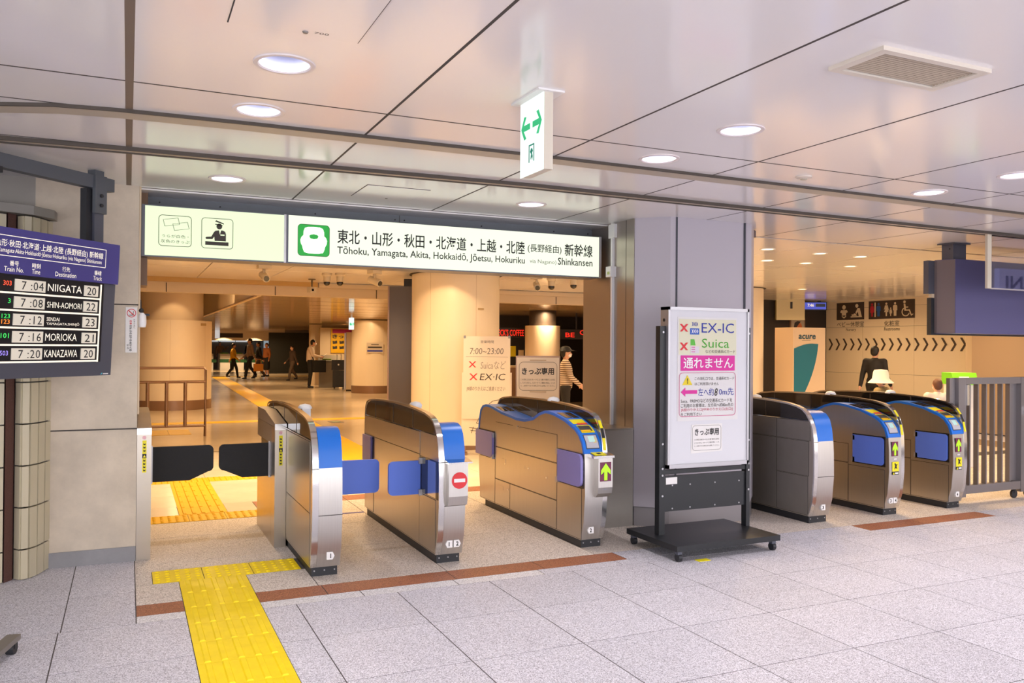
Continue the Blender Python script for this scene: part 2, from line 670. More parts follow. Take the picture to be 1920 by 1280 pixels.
k = 0
for x in (0.305, 0.607, 0.909):
    put(d0, k == 0, (x, 5.752, 0))
    k += 1
k = 0
for j in range(11):
    put(b0, k == 0, (0.505, 5.452 - 0.3 * j, 0))
    k += 1
din = d0.copy()
din.data = d0.data.copy()
din.data.materials[0] = M['tactile_in']
COL.objects.link(din)
din.location = (0.335, 7.62, 0)
bin_ = b0.copy()
bin_.data = b0.data.copy()
bin_.data.materials[0] = M['tactile_in']
COL.objects.link(bin_)
bin_.location = (0.62, 7.93, 0)
for x in (0.637, 0.939):
    o = din.copy()
    COL.objects.link(o)
    o.location = (x, 7.62, 0)
for j in range(1, 6):
    o = bin_.copy()
    COL.objects.link(o)
    o.location = (0.62, 7.93 + 0.3 * j, 0)
for i in range(6):
    o = din.copy()
    COL.objects.link(o)
    o.location = (0.35 + 0.3 * i, 9.73, 0)

# ---- polished cream floor of the inner concourse
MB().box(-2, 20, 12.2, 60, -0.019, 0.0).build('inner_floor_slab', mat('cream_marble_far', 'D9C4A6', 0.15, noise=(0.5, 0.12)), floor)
MB().box(-2.5, 13, 8.3, 12.2, -0.019, -0.0012).build('grout_bed', mat('grout_inner', '8A745C', 0.8), floor)
for i in range(-1, 22):
    for j in range(7):
        x0, y0 = 0.2 + 0.6 * i, 8.2 + 0.58 * j
        if x0 > 11.6:
            continue
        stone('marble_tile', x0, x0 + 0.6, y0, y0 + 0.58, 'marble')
for x0, x1 in ((0.06, 0.42), (0.82, 1.085)):
    stone('marble_tile', x0, x1, 7.78, 8.2, 'marble')
MB().box(0.2, 13, 7.935, 8.2, -0.019, -0.004).build('inner_threshold', 'granite_rough', floor)
# far guide strips
fd = thing
farstrip = MB()
farstrip.pz([(2.55, 10.4), (3.1, 10.4), (4.2, 42.0), (3.6, 42.0)], -0.01, 0.004)
farstrip.build('tactile_guide_strip', 'tactile_in', floor)
MB().box(0.3, 8.5, 16.7, 17.1, -0.01, 0.004).build('tactile_guide_strip', 'tactile_in', floor)
MB().box(2.0, 12, 41.5, 42.0, -0.01, 0.004).build('tactile_guide_strip', 'tactile_in', floor)
for x0, x1 in ((0.3, 0.63), (0.635, 0.97)):
    MB().box(x0, x1, 14.75, 15.6, -0.01, 0.004).build('tactile_dot_tile', 'tactile_in', floor)

# ================================================================== CEILING
ceil_o = struct(MB().box(-9, 22, -2.5, 14.45, CEIL + 0.16, CEIL + 0.3).build('ceiling', 'joint'), 'white enamelled panel ceiling')
XJ = [-3.37, -2.25, -1.13, -0.015, 1.10, 2.195, 3.32, 4.43, 5.545, 6.66, 7.775, 8.89, 10.0, 11.1, 12.2, 13.3, 14.6]
YJ = [-2.4, -0.4, 1.6, 3.79, 4.28, 5.05, 6.315]
YJ2 = [6.345, 8.4, 10.4, 12.4, 14.4]


def panel(x0, x1, y0, y1, holes=(), gap=0.011, wide0=0, name='ceiling_panel', m='ceil'):
    """ceiling panel with round cut-outs for the recessed lamps"""
    b = MB()
    g = gap / 2
    x0, x1, y0, y1 = x0 + g + wide0, x1 - g, y0 + g, y1 - g
    vs = [b.bm.verts.new(p) for p in ((x0, y0, CEIL), (x1, y0, CEIL), (x1, y1, CEIL), (x0, y1, CEIL))]
    ed = [b.bm.edges.new((vs[i], vs[(i + 1) % 4])) for i in range(4)]
    if holes:
        for hx, hy, hr in holes:
            hv = [b.bm.verts.new((hx + hr * cos(2 * pi * k / 32), hy + hr * sin(2 * pi * k / 32), CEIL)) for k in range(32)]
            ed += [b.bm.edges.new((hv[i], hv[(i + 1) % 32])) for i in range(32)]
        bmesh.ops.triangle_fill(b.bm, use_beauty=True, edges=ed)
    else:
        b.bm.faces.new(vs)
    tv = [b.bm.verts.new((v.co.x, v.co.y, CEIL + 0.025)) for v in vs]
    for i in range(4):
        j = (i + 1) % 4
        b.bm.faces.new((vs[i], vs[j], tv[j], tv[i]))
    o = b.build(name, m, ceil_o)
    # panels must look down
    me = o.data
    for p in me.polygons:
        if abs(p.normal.z) > 0.9 and p.normal.z > 0 and p.center.z < CEIL + 0.01:
            me.flip_normals()
            break
    return o


HR = 0.098
for x in XJ[1:-1]:
    hw = 0.016 if abs(x + 0.015) < 1e-6 else 0.0065
    MB().box(x - 0.006, x + 2 * hw - 0.006, YJ[0], YJ[-1], CEIL - 0.0006, CEIL + 0.012).build('joint_strip', 'joint' if hw < 0.01 else mat('joint_taupe', '7C6C60', 0.6), ceil_o)
for y in YJ[1:]:
    MB().box(XJ[0], XJ[-1], y - 0.0065, y + 0.0065, CEIL - 0.0005, CEIL + 0.013).build('joint_strip', 'joint', ceil_o)
for i in range(len(XJ) - 1):
    x0, x1 = XJ[i], XJ[i + 1]
    for j in range(len(YJ) - 1):
        y0, y1 = YJ[j], YJ[j + 1]
        hs = [(x, y, HR) for x, y in OUT_LIGHTS if x0 < x < x1 and y0 < y < y1]
        panel(x0, x1, y0, y1, hs, wide0=0.014 if abs(x0 + 0.015) < 1e-6 else 0)
XJ2 = [-1.2, 1.0, 2.05, 4.1, 5.47, 6.6, 7.9, 9.2, 10.4, 11.6, 13.0, 14.6]
for i in range(len(XJ2) - 1):
    for j in range(len(YJ2) - 1):
        panel(XJ2[i], XJ2[i + 1], YJ2[j], YJ2[j + 1], gap=0.012)


def strip(name, pts, w_, z0, z1, m, parent):
    """flat bar that follows a line of plan points"""
    b = MB()
    L, R_ = [], []
    n = len(pts)
    for i, p in enumerate(pts):
        a, c = Vector(pts[max(i - 1, 0)]), Vector(pts[min(i + 1, n - 1)])
        t = (c - a).normalized()
        nn = Vector((-t.y, t.x))
        L.append(Vector(p) + nn * w_ / 2)
        R_.append(Vector(p) - nn * w_ / 2)
    b.pz([tuple(v) for v in L] + [tuple(v) for v in R_[::-1]], z0, z1)
    return b.build(name, m, parent)


T1 = [(-1.2, 4.85), (-0.85, 4.62), (-0.56, 4.46), (-0.32, 4.36), (-0.056, 4.318), (0.52, 4.29), (2.1, 4.262), (5.03, 4.295), (6.5, 4.32), (13, 4.42)]
T2 = [(-1.3, 5.16), (-0.62, 5.12), (-0.06, 5.09), (0.61, 5.07), (2.46, 5.0), (5.95, 5.075), (7.2, 5.1), (13, 5.3)]
tr1 = struct(strip('trim_1', T1, 0.135, CEIL - 0.012, CEIL + 0.02, 'trim', None), 'taupe metal ceiling trim')
strip('shadow_gap', [(x, y + 0.075) for x, y in T1], 0.016, CEIL - 0.006, CEIL + 0.02, 'trimdark', tr1)
strip('edge_lip', [(x, y - 0.07) for x, y in T1], 0.012, CEIL - 0.016, CEIL + 0.02, 'trimdark', tr1)
tr2 = struct(strip('trim_2', T2, 0.085, CEIL - 0.018, CEIL + 0.02, 'trim', None), 'narrow taupe ceiling rail')
strip('shadow_gap', [(x, y + 0.03) for x, y in T2], 0.018, CEIL - 0.024, CEIL + 0.02, 'trimdark', tr2)
strip('edge_lip', [(x, y - 0.04) for x, y in T2], 0.012, CEIL - 0.022, CEIL + 0.02, 'trimdark', tr2)

# ceiling hatches: thin frame lines and a small lock


def hatch(x0, x1, y0, y1, label):
    t = thing('ceiling_hatch', label, 'hatch', ((x0 + x1) / 2, (y0 + y1) / 2, CEIL))
    hx, hy = (x1 - x0) / 2, (y1 - y0) / 2
    MB().box(-hx, hx, -hy, hy, -0.002, 0.0).build('hatch_gap', 'joint', t)
    MB().box(-hx + 0.004, hx - 0.004, -hy + 0.004, hy - 0.004, -0.004, -0.001).build('hatch_panel', 'ceil', t)
    MB().lathe([(0.0, -0.010), (0.008, -0.009), (0.011, -0.004)], (0.03, hy - 0.035, 0), 14).build('lock', 'darksteel', t)
    return t


h1 = hatch(0.293, 0.742, 2.50, 2.947, 'large square ceiling hatch at the top edge of the photo')
text(h1, '700', 0.06, 0, 0.11, 0.018, 'dark', basis=lambda c: Vector((c.x, 0.19 - c.z * 1.0, -0.0045)))
hatch(1.455, 1.905, 5.495, 5.955, 'square ceiling hatch just in front of the green train sign')

# ================================================================== WALLS
pier = struct(MB().box(-0.56, 0.062, 6.262, 7.35, 0.1, 1.748).box(-0.56, 0.062, 6.262, 7.35, 1.757, CEIL)
              .build('wall_left', 'concrete'), 'worn beige stone pier beside the wide gate')
MB().box(-0.55, 0.055, 6.268, 7.3, 1.74, 1.765).build('joint_line', 'joint', pier)
MB().box(-0.47, 0.063, 6.259, 6.263, 0.900, 0.909).build('joint_line', 'joint', pier)
struct(MB().box(0.063, 0.075, 6.29, 7.3, 1.0, 2.57).build('trim_4', 'cream2'), 'pale edge strip of the pier')
bb = struct(MB().box(-0.46, 0.062, 6.254, 6.7, 0, 0.1).build('baseboard_left', 'skirt'), 'grey metal baseboard of the pier')

# curved tiled wall on the far left
tw = struct(MB().pz([(-3, 5.2), (-1.4, 5.65), (-0.95, 5.88), (-0.715, 6.01), (-0.64, 6.08), (-0.55, 6.10), (-0.515, 6.15), (-0.475, 6.25), (-0.47, 6.6), (-3, 6.6)], 0, 2.36)
            .build('wall_left_tiled', 'grout'), 'curved cream tiled wall at the left edge')
PL = [(-0.60, 6.012), (-0.553, 6.035), (-0.513, 6.10), (-0.482, 6.19), (-0.455, 6.27)]
PL0 = [(-1.05, 5.80), (-0.87, 5.90), (-0.685, 5.985)]


def wall_tiles(P):
    for (ax, ay), (bx, by) in zip(P, P[1:]):
        d = Vector((bx - ax, by - ay))
        l = d.length
        d.normalize()
        nrm = Vector((d.y, -d.x))
        g = 0.006
        a = Vector((ax, ay)) + d * g
        c = Vector((bx, by)) - d * g
        for k in range(10):
            z0 = 0.012 + 0.262 * k - 0.08
            z1 = z0 + 0.262 - 0.009
            z0 = max(z0, 0.004)
            z1 = min(z1, 2.29)
            if z1 - z0 < 0.02:
                continue
            MB().pz([tuple(a), tuple(c), tuple(c - nrm * 0.05), tuple(a - nrm * 0.05)], z0, z1).build('wall_tile', 'tile', tw, bevel=0.002)


wall_tiles(PL)
wall_tiles(PL0)
wall_tiles([(-0.642, 6.065), (-0.603, 6.012)])
MB().pz([(-0.683, 5.988), (-0.645, 6.05), (-0.64, 6.2), (-0.75, 6.2)], 0, 2.29).build('red_granite_strip', 'redbrown', tw)
MB().pz([(-1.2, 5.69), (-0.83, 5.86), (-0.6, 5.975), (-0.545, 6.0), (-0.44, 6.13), (-0.43, 6.3), (-1.2, 6.3)], 2.29, 2.345).build('cornice', mat('cornice_grey', '8F8A84', 0.5), tw)
struct(MB().box(-3, -0.56, 6.262, 7.35, 2.36, CEIL).box(-3, -0.5, 6.5, 7.3, 0, 2.36).build('wall_left_upper', mat('upper_wall_grey', '9C968F', 0.6, noise=(4, 0.05))), 'grey wall above the tiled wall')
struct(MB().box(-9, -3, 5.2, 7.35, 0, CEIL).build('wall_left_end', 'concrete'))

# octagonal grey column between the two gate groups
colp = [(3.85, 6.75), (3.85, 5.892), (4.06, 5.682), (4.915, 5.69), (5.118, 5.895), (5.118, 6.75)]
gc = thing('clad_column', 'wide grey clad column behind the notice stand', 'column', (0, 0, 0))
MB().pz(colp, 0.16, CEIL).build('cladding', 'colgrey', gc)
MB().pz([(3.858, 6.74), (3.858, 5.897), (4.064, 5.69), (4.911, 5.698), (5.11, 5.9), (5.11, 6.74)], 0, 0.155).build('base_band', mat('column_base', '8E898C', 0.4, metal=0.3), gc)
for x in (4.12, 4.835):
    MB().box(x - 0.007, x + 0.007, 5.676, 5.69, 0.16, CEIL).build('panel_joint', mat('column_joint', '3F424B', 0.5), gc)
MB().box(3.846, 3.8505, 5.90, 6.75, 0.16, CEIL).build('side_panel', mat('side_satin_steel', 'B9AFA6', 0.36, metal=0.9), gc)
MB().box(3.845, 3.8465, 6.02, 6.026, 0.81, CEIL).build('panel_joint', 'joint', gc)
MB().pz([(5.118, 5.9), (5.20, 5.96), (5.20, 6.7), (5.118, 6.7)], CEIL - 0.07, CEIL - 0.01).build('collar', mat('column_collar', '5C5257', 0.5), gc)
# surface conduit with junction box on its left side
cd = thing('cable_conduit', 'white cable conduit running down the side of the grey column', 'conduit', (3.84, 6.22, 0))
MB().box(-0.018, 0.006, -0.012, 0.012, 0.815, CEIL).build('pipe', 'white', cd, bevel=0.003)
MB().py([(-0.02, 2.44), (0.006, 2.44), (0.006, 2.56), (-0.02, 2.56)], -0.05, 0.05).build('entry_cover', 'white', cd, bevel=0.012)
jb = MB().box(-0.05, 0.006, -0.04, 0.04, 2.10, 2.19).build('junction_box', 'white', cd, bevel=0.008)
MB().box(-0.053, -0.049, -0.02, 0.012, 2.12, 2.145).build('switch', mat('switch_green', 'B9C878', 0.5), jb)
# low filler cabinet between gate and column
fc = thing('filler_cabinet', 'low dark steel filler cabinet between gate two and the grey column', 'cabinet', (3.55, 5.89, 0))
MB().box(-0.30, 0.293, 0, 1.1, 0.0, 0.80).build('panel', 'darksteel', fc, bevel=0.004)
MB().box(-0.30, 0.293, -0.004, 1.1, 0.80, 0.815).build('top', mat('filler_top', '8A837C', 0.3, metal=0.8), fc)
# spandrel beam over the wide opening
sp = struct(MB().box(0.12, 3.85, 6.6, 6.75, 2.40, CEIL).build('wall_spandrel', mat('spandrel_grey', '6F737B', 0.5, noise=(2, 0.06))), 'grey steel lintel above the lit train sign')
b = MB().box(0.075, 3.85, 6.32, 6.6, CEIL - 0.012, CEIL - 0.002)
b.build('white_strip', 'ceil', sp)
for x in (0.2, 0.62, 1.33, 1.98, 2.06, 2.75, 3.45, 3.8):
    for z in (2.52, 2.475):
        MB().tube([(x, 6.598, z), (x, 6.594, z)], 0.006, 8).build('rivet', 'black', sp)
MB().box(2.017, 2.021, 6.597, 6.601, 2.4, CEIL).build('panel_joint', 'joint', sp)
# narrow brown strip left of the lintel
struct(MB().box(0.064, 0.12, 6.45, 6.75, 1.9, CEIL).build('trim_3', mat('brown_strip', '7A5C44', 0.5)), 'brown strip at the top of the pier')

# ================================================================== INNER CONCOURSE SHELL
# fascia where the ceiling steps down
fa = struct(MB().box(-1.5, 16, 14.42, 14.6, LOW, CEIL + 0.05).build('ceiling_fascia', 'cream2'), 'cream fascia where the inner ceiling steps down')
MB().box(-1.5, 2.95, 14.36, 14.425, CEIL - 0.075, CEIL).build('fascia_ledge', mat('ledge_ochre', 'C9A05E', 0.5), fa)
MB().box(2.97, 16, 14.36, 14.425, CEIL - 0.085, CEIL - 0.01).build('fascia_ledge', 'cream2', fa)
for x in (0.55, 2.25, 4.0, 6.0, 7.6, 9.2, 10.9):
    MB().box(x - 0.006, x + 0.006, 14.412, 14.421, LOW, CEIL - 0.09).build('panel_joint', 'joint', fa)
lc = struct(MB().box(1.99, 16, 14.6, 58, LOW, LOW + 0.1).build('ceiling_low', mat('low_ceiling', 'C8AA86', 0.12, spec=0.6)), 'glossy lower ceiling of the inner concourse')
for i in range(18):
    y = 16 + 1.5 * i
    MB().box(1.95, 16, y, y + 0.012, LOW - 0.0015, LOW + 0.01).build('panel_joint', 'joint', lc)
struct(MB().box(-3, 2.0, 14.6, 29, 2.95, 3.05).build('ceiling_recess', 'cream2'), 'recessed ceiling around the left column')
struct(MB().box(1.95, 2.05, 14.6, 29, LOW - 0.01, 2.96).box(-3, 1.95, 28.9, 29, LOW - 0.2, 2.96).build('ceiling_recess_side', 'cream2'))
MB().box(1.93, 1.97, 14.6, 29, LOW - 0.02, LOW).build('recess_edge', 'brownsteel', lc)
struct(MB().box(-3, 1.95, 29, 58, LOW, LOW + 0.1).build('ceiling_low_left', mat('low_ceiling', 'C8AA86')))
struct(MB().box(-2.6, -2.5, 7.3, 58, 0, 3).build('wall_inner_left', 'cream2'), 'cream inner wall at the left')
struct(MB().box(-9, 22, 58, 58.2, 0, 3).build('wall_far', mat('far_wall', '8A7A68', 0.5)), 'far end wall of the concourse')
struct(MB().box(16, 16.2, -6, 58, 0, 3).build('wall_inner_right', 'cream2'), 'inner wall at the right')
# restroom wall (panels laid in courses)
rw = struct(MB().box(14.5, 14.6, 10.55, 20, 0, CEIL).build('wall_restroom', 'joint'), 'cream panelled wall with restroom signs')
for z0, z1 in ((0, 0.98), (0.985, 1.98), (1.985, 2.40), (2.405, CEIL)):
    for y0, y1 in ((10.55, 11.9), (11.905, 13.2), (13.205, 14.8), (14.805, 17), (17.005, 20)):
        MB().box(14.485, 14.51, y0, y1, z0, z1).build('wall_panel', 'wallcream', rw)
rp = struct(MB().box(14.2, 14.6, 10.30, 10.545, 0, CEIL).build('wall_pilaster', 'cream2'), 'cream pilaster right of the arrow band')
struct(MB().box(14.02, 14.2, 4.5, 10.29, 0, CEIL).build('wall_right_near', mat('brown_panel', 'B89F84', 0.45)), 'plain tan wall panel at the right edge')
struct(MB().box(10.6, 14.48, 14.24, 14.34, 0, CEIL).build('wall_recess_back', 'shopdark'), 'dark recess above the drinks machine')

# ================================================================== TICKET GATES
# side outlines (y along the gate, z up), y = 0 at the nose
TP = [(0.075, 0.06), (0.03, 0.20), (0.012, 0.40), (0.012, 0.60), (0.018, 0.72), (0.035, 0.81), (0.065, 0.88), (0.105, 0.935), (0.155, 0.972), (0.22, 0.993),
      (0.33, 1.012), (0.55, 1.028), (0.85, 1.040), (1.06, 1.044), (1.40, 1.040), (1.66, 1.030), (1.82, 1.015), (1.90, 0.995), (1.945, 0.95), (1.958, 0.88), (1.965, 0.72), (1.955, 0.45), (1.93, 0.22), (1.89, 0.06)]
BP = [(0.075, 0.06), (0.03, 0.20), (0.012, 0.40), (0.015, 0.60), (0.022, 0.70), (0.05, 0.78), (0.10, 0.84), (0.16, 0.876), (0.326, 0.931), (0.50, 0.962), (0.60, 0.970),
      (0.66, 0.969), (0.763, 0.943), (0.88, 0.894), (1.033, 0.869), (1.20, 0.868), (1.30, 0.879), (1.50, 0.897), (1.66, 0.922), (1.77, 0.938), (1.87, 0.942), (1.95, 0.925), (2.0, 0.885),
      (2.03, 0.80), (2.045, 0.70), (2.045, 0.54), (2.03, 0.3), (1.99, 0.06)]
BPX = [(0.075, 0.06), (0.03, 0.20), (0.012, 0.40), (0.015, 0.60), (0.022, 0.70), (0.035, 0.80), (0.06, 0.88), (0.10, 0.925), (0.16, 0.945), (0.24, 0.944), (0.34, 0.91), (0.5, 0.86), (0.9, 0.83), (1.6, 0.83),
       (1.85, 0.83), (1.93, 0.80), (1.96, 0.70), (1.955, 0.45), (1.93, 0.22), (1.89, 0.06)]


def cut(prof, z, below=True):
    """clip a closed outline at height z"""
    out = []
    n = len(prof)
    for i in range(n):
        a, b_ = prof[i], prof[(i + 1) % n]
        ia = (a[1] <= z) if below else (a[1] >= z)
        ib = (b_[1] <= z) if below else (b_[1] >= z)
        if ia:
            out.append(a)
        if ia != ib:
            t = (z - a[1]) / (b_[1] - a[1])
            out.append((a[0] + (b_[0] - a[0]) * t, z))
    return out


def band(prof, d_out, d_in):
    """ribbon along an open outline: offset outwards and inwards"""
    n = len(prof)
    L, R_ = [], []
    for i, p in enumerate(prof):
        a, c = Vector(prof[max(i - 1, 0)]), Vector(prof[min(i + 1, n - 1)])
        t = (c - a).normalized()
        nn = Vector((-t.y, t.x))
        L.append(tuple(Vector(p) + nn * d_out))
        R_.append(tuple(Vector(p) - nn * d_in))
    return L + R_[::-1]


def extrude_band(b, prof, d_out, d_in, x0, x1):
    """ribbon built quad by quad so that concave outlines stay clean"""
    loop = band(prof, d_out, d_in)
    n = len(prof)
    L, R_ = loop[:n], loop[n:][::-1]
    g = [[b.bm.verts.new((x, y, z)) for y, z in side] for side in (L, R_) for x in (x0, x1)]
    la, lb, ra, rb = g
    for i in range(n - 1):
        b.bm.faces.new((la[i], la[i + 1], lb[i + 1], lb[i]))
        b.bm.faces.new((ra[i + 1], ra[i], rb[i], rb[i + 1]))
        b.bm.faces.new((la[i + 1], la[i], ra[i], ra[i + 1]))
        b.bm.faces.new((lb[i], lb[i + 1], rb[i + 1], rb[i]))
    b.bm.faces.new((la[0], lb[0], rb[0], ra[0]))
    b.bm.faces.new((lb[-1], la[-1], ra[-1], rb[-1]))


def flap_shape(l, h0, h1, r=0.04, cutb=0.0):
    pts = [(0, h0), (l - r - cutb, h0)]
    if cutb:
        pts += [(l - r, h0 + cutb * 0.45)]
    for k in range(6):
        a = -pi / 2 + pi / 2 * k / 5
        pts.append((l - r + r * cos(a), h0 + r + (cutb * 0.45 if cutb else 0) + r * sin(a)))
    for k in range(6):
        a = pi / 2 * k / 5
        pts.append((l - r + r * cos(a), h1 - r + r * sin(a)))
    pts.append((0, h1))
    return pts


def number_plate(t, x, z, s, left, y=0.0):
    """grey plate with a lane number, pointed towards its lane"""
    w_, h = 0.05, 0.048
    a = 0.012
    if left is True:
        lp = [(x - w_ / 2, z), (x - w_ / 2 + a, z - h / 2), (x + w_ / 2, z - h / 2), (x + w_ / 2, z + h / 2), (x - w_ / 2 + a, z + h / 2)]
    else:
        lp = [(x - w_ / 2, z - h / 2), (x + w_ / 2 - a, z - h / 2), (x + w_ / 2, z), (x + w_ / 2 - a, z + h / 2), (x - w_ / 2, z + h / 2)]
    o = MB().py(lp, y - 0.004, y + 0.02).build('number_plate', 'white', t)
    text(o, s, x - (0.003 if s == '1' else 0.009), z - 0.015, x + (0.003 if s == '1' else 0.009), z + 0.015, 'black', y=y - 0.0048, bold=0.03)


def gate(label, x, side, entry, nums, W=0.19, noentry=False, arrowbox=False):
    """side -1: tall screen on the left of the body, +1: on the right; entry: reader top with card slot on the body"""
    t = thing('ticket_gate', label, 'ticket gate', (x, 5.3, 0), group='steel ticket gates with blue flaps')
    pw = 0.038
    if side < 0:
        p0, p1, b0_, b1 = 0.0, pw, pw + 0.001, W
    else:
        p0, p1, b0_, b1 = W - pw, W, 0.0, W - pw - 0.001
    prof = BP if entry else BPX
    MB().box(0.012, W - 0.012, 0.085, 1.90, 0, 0.062).build('plinth', 'plinth', t)
    for k in range(3):
        MB().tube([(0.03 + k * (W - 0.06) / 2, 0.086, 0.035), (0.03 + k * (W - 0.06) / 2, 0.081, 0.035)], 0.005, 8).build('bolt', 'alu', t)
    # tall screen
    MB().px(cut(TP, 0.872), p0, p1).build('side_wall', 'steel', t)
    MB().px(cut(TP, 0.877, False), p0 + 0.004, p1 - 0.004).build('smoked_screen', 'acrylic', t)
    b = MB()
    extrude_band(b, TP, 0.002, 0.012, p0 - 0.001, p1 + 0.001)
    b.build('edge_rim', 'chrome', t, smooth=True)
    for y in (0.60, 1.10, 1.62):
        MB().box(p0 + 0.002, p1 - 0.002, y, y + 0.012, 0.877, 1.02 if y > 0.55 else 0.99).build('screen_post', mat('screen_post', '3A2E26', 0.3), t)
    # body
    MB().px(cut(prof, 0.70) if not entry else prof, b0_, b1).build('body', 'steel', t)
    f = [p for p in prof]
    if entry:
        top = [p for p in f if p[1] >= 0.70]
        b = MB()
        extrude_band(b, top, 0.006, 0.016, b0_ - 0.004, b1 + 0.002)
        cov = b.build('top_cover', 'blue', t, smooth=True)
        # dark displays, warning stickers, ticket slot, small notice, following the nose of the cover

        def on_top(name, a, c, x0, x1, m, lift=0.008, th=0.002, parent=cov):
            n = 5
            P = []
            for k in range(n + 1):
                s_ = a + (c - a) * k / n
                P.append(curve_at(top, s_))
            b = MB()
            extrude_band(b, P, lift, -lift + th, x0, x1)
            return b.build(name, m, parent)
        bw = b1 - b0_
        xa, xb = b0_ + 0.018, b1 - 0.016
        on_top('display', 0.42, 0.58, xa, b0_ + bw * 0.48, 'acrylic')
        on_top('display', 0.42, 0.58, b0_ + bw * 0.55, xb, 'acrylic')
        on_top('warning_sticker', 0.30, 0.385, xa, xb, 'yellow')
        on_top('warning_band', 0.285, 0.315, xa + 0.03, xb, mat('sticker_orange', 'F0562A', 0.5), 0.0085)
        on_top('slot_ring', 0.165, 0.27, xa + 0.004, xb, 'yellow', 0.010)
        on_top('ticket_slot', 0.185, 0.25, xa + 0.004, xb - 0.014, mat('slot_grey', '4A4742', 0.4), 0.0125)
        on_top('slot_lip', 0.172, 0.195, xa + 0.004, xb - 0.03, mat('slot_lip', 'F2B81C', 0.4), 0.0135)
        on_top('notice_plate', 0.035, 0.15, xa + 0.002, xb - 0.002, mat('notice_frame', '3F444C', 0.5), 0.008)
        on_top('notice', 0.042, 0.143, xa + 0.008, xb - 0.008, mat('notice_silver', 'B9B6BE', 0.4), 0.0095)
        on_top('ticket_picture', 0.085, 0.135, xa + 0.035, xb - 0.03, mat('notice_mint', 'BFE8E0', 0.5), 0.0105)
        on_top('ticket_picture', 0.08, 0.12, xb - 0.045, xb - 0.02, mat('notice_gold', 'D8C06A', 0.5), 0.0100)
        # reader end at the far side
        on_top('display', 1.62, 1.80, xa, b0_ + bw * 0.48, 'acrylic')
        on_top('display', 1.62, 1.80, b0_ + bw * 0.55, xb, 'acrylic')
        for yy in (0.5, 1.0):
            pass
    else:
        b = MB()
        extrude_band(b, [p for p in prof if p[1] >= 0.695], 0.003, 0.012, b0_ + 0.002, b1)
        hood = b.build('top_cover', 'blue', t, smooth=True)
        MB().px(cut(prof, 0.70, False), b0_ + 0.006, b1 - 0.004).build('cover_core', 'blue', hood)
    # nose plate of the body and a seam
    nose = [p for p in prof[:5]]
    b = MB()
    extrude_band(b, nose, 0.0025, 0.004, b0_ + 0.001, b1 + 0.001)
    b.build('nose_plate', 'steel_front', t, smooth=True)
    if not entry:
        MB().box(b0_, b1 + 0.002, 0.006, 0.03, 0.398, 0.402).build('seam', 'joint', t)
        MB().box(p0, p1 + 0.001, 0.004, 0.03, 0.695, 0.699).build('seam', 'joint', t)
    for s_, xo, left in nums:
        number_plate(t, b0_ + xo, 0.135, s_, left, y=0.038)
    # round white lamp on top
    MB().lathe([(0.052, 0), (0.05, 0.012), (0.036, 0.028), (0.0, 0.036)], ((b0_ + b1) / 2 if not entry else (p0 + p1) / 2 + side * 0.02, 0.88, 1.02 if not entry else 1.036), 18).build('beacon_lamp', 'white', t, smooth=True)
    if not entry:
        MB().box((b0_ + b1) / 2 - 0.03, (b0_ + b1) / 2 + 0.03, 0.82, 0.95, 0.82, 1.022).build('beacon_base', 'white', t)
    return t, (p0, p1, b0_, b1)


def curve_at(P, s):
    """point at y-length s along an open outline, measured from its start"""
    acc = 0
    for a, c in zip(P, P[1:]):
        l = (Vector(c) - Vector(a)).length
        if acc + l >= s:
            k = (s - acc) / l
            return (a[0] + (c[0] - a[0]) * k, a[1] + (c[1] - a[1]) * k)
        acc += l
    return P[-1]


def plates(t, x, rects, out, m='steel', name='access_panel'):
    """thin covers on a gate side at x; out = -1/+1 the way they face"""
    for y0, y1, z0, z1 in rects:
        MB().box(min(x, x + out * 0.003), max(x, x + out * 0.003), y0, y1, z0, z1).build(name, m, t)
        MB().box(min(x, x + out * 0.0008), max(x, x + out * 0.0008), y0 - 0.004, y1 + 0.004, z0 - 0.004, z1 + 0.004).build('seam', 'joint', t)


def side_flap(t, x, y_h, ln, z0, z1, m, th=0.024, r=0.035, closed=None, name='flap', cutb=0):
    """flap lying along the gate (closed=None) or swung across the lane (closed = +1 right, -1 left)"""
    lp = flap_shape(ln, z0, z1, r, cutb)
    if closed is None:
        o = MB().px([(y_h - p, z) for p, z in lp], x - th / 2, x + th / 2).build(name, m, t, bevel=0.006)
    else:
        o = MB().py([(x + closed * p, z) for p, z in lp], y_h - th / 2, y_h + th / 2).build(name, m, t, bevel=0.006)
    return o


def hinges(t, x, y, zs, x2=0.014):
    for z in zs:
        MB().box(x - x2, x + x2, y - 0.012, y + 0.03, z - 0.03, z + 0.012).build('hinge', 'alu', t, bevel=0.002)


# ---- gate 1 (tall screen left, blue hood right)
g1, d = gate('ticket gate marked 1, black swing door beside it on the left', 1.07, -1, False, [('1', 0.085, False)])
plates(g1, 0.0, [(0.09, 0.95, 0.41, 0.86), (0.09, 0.95, 0.075, 0.405)], -1)
side_flap(g1, 0.19, 0.58, 0.40, 0.425, 0.665, 'flap', closed=1)
side_flap(g1, 0.20, 1.94, 0.30, 0.475, 0.705, 'flap_dull')
lab = MB().box(-0.0, 0.012, 0.018, 0.03, 0.70, 0.73).build('certificate_sticker', mat('sticker_pale', 'D8E0C8', 0.5), g1)
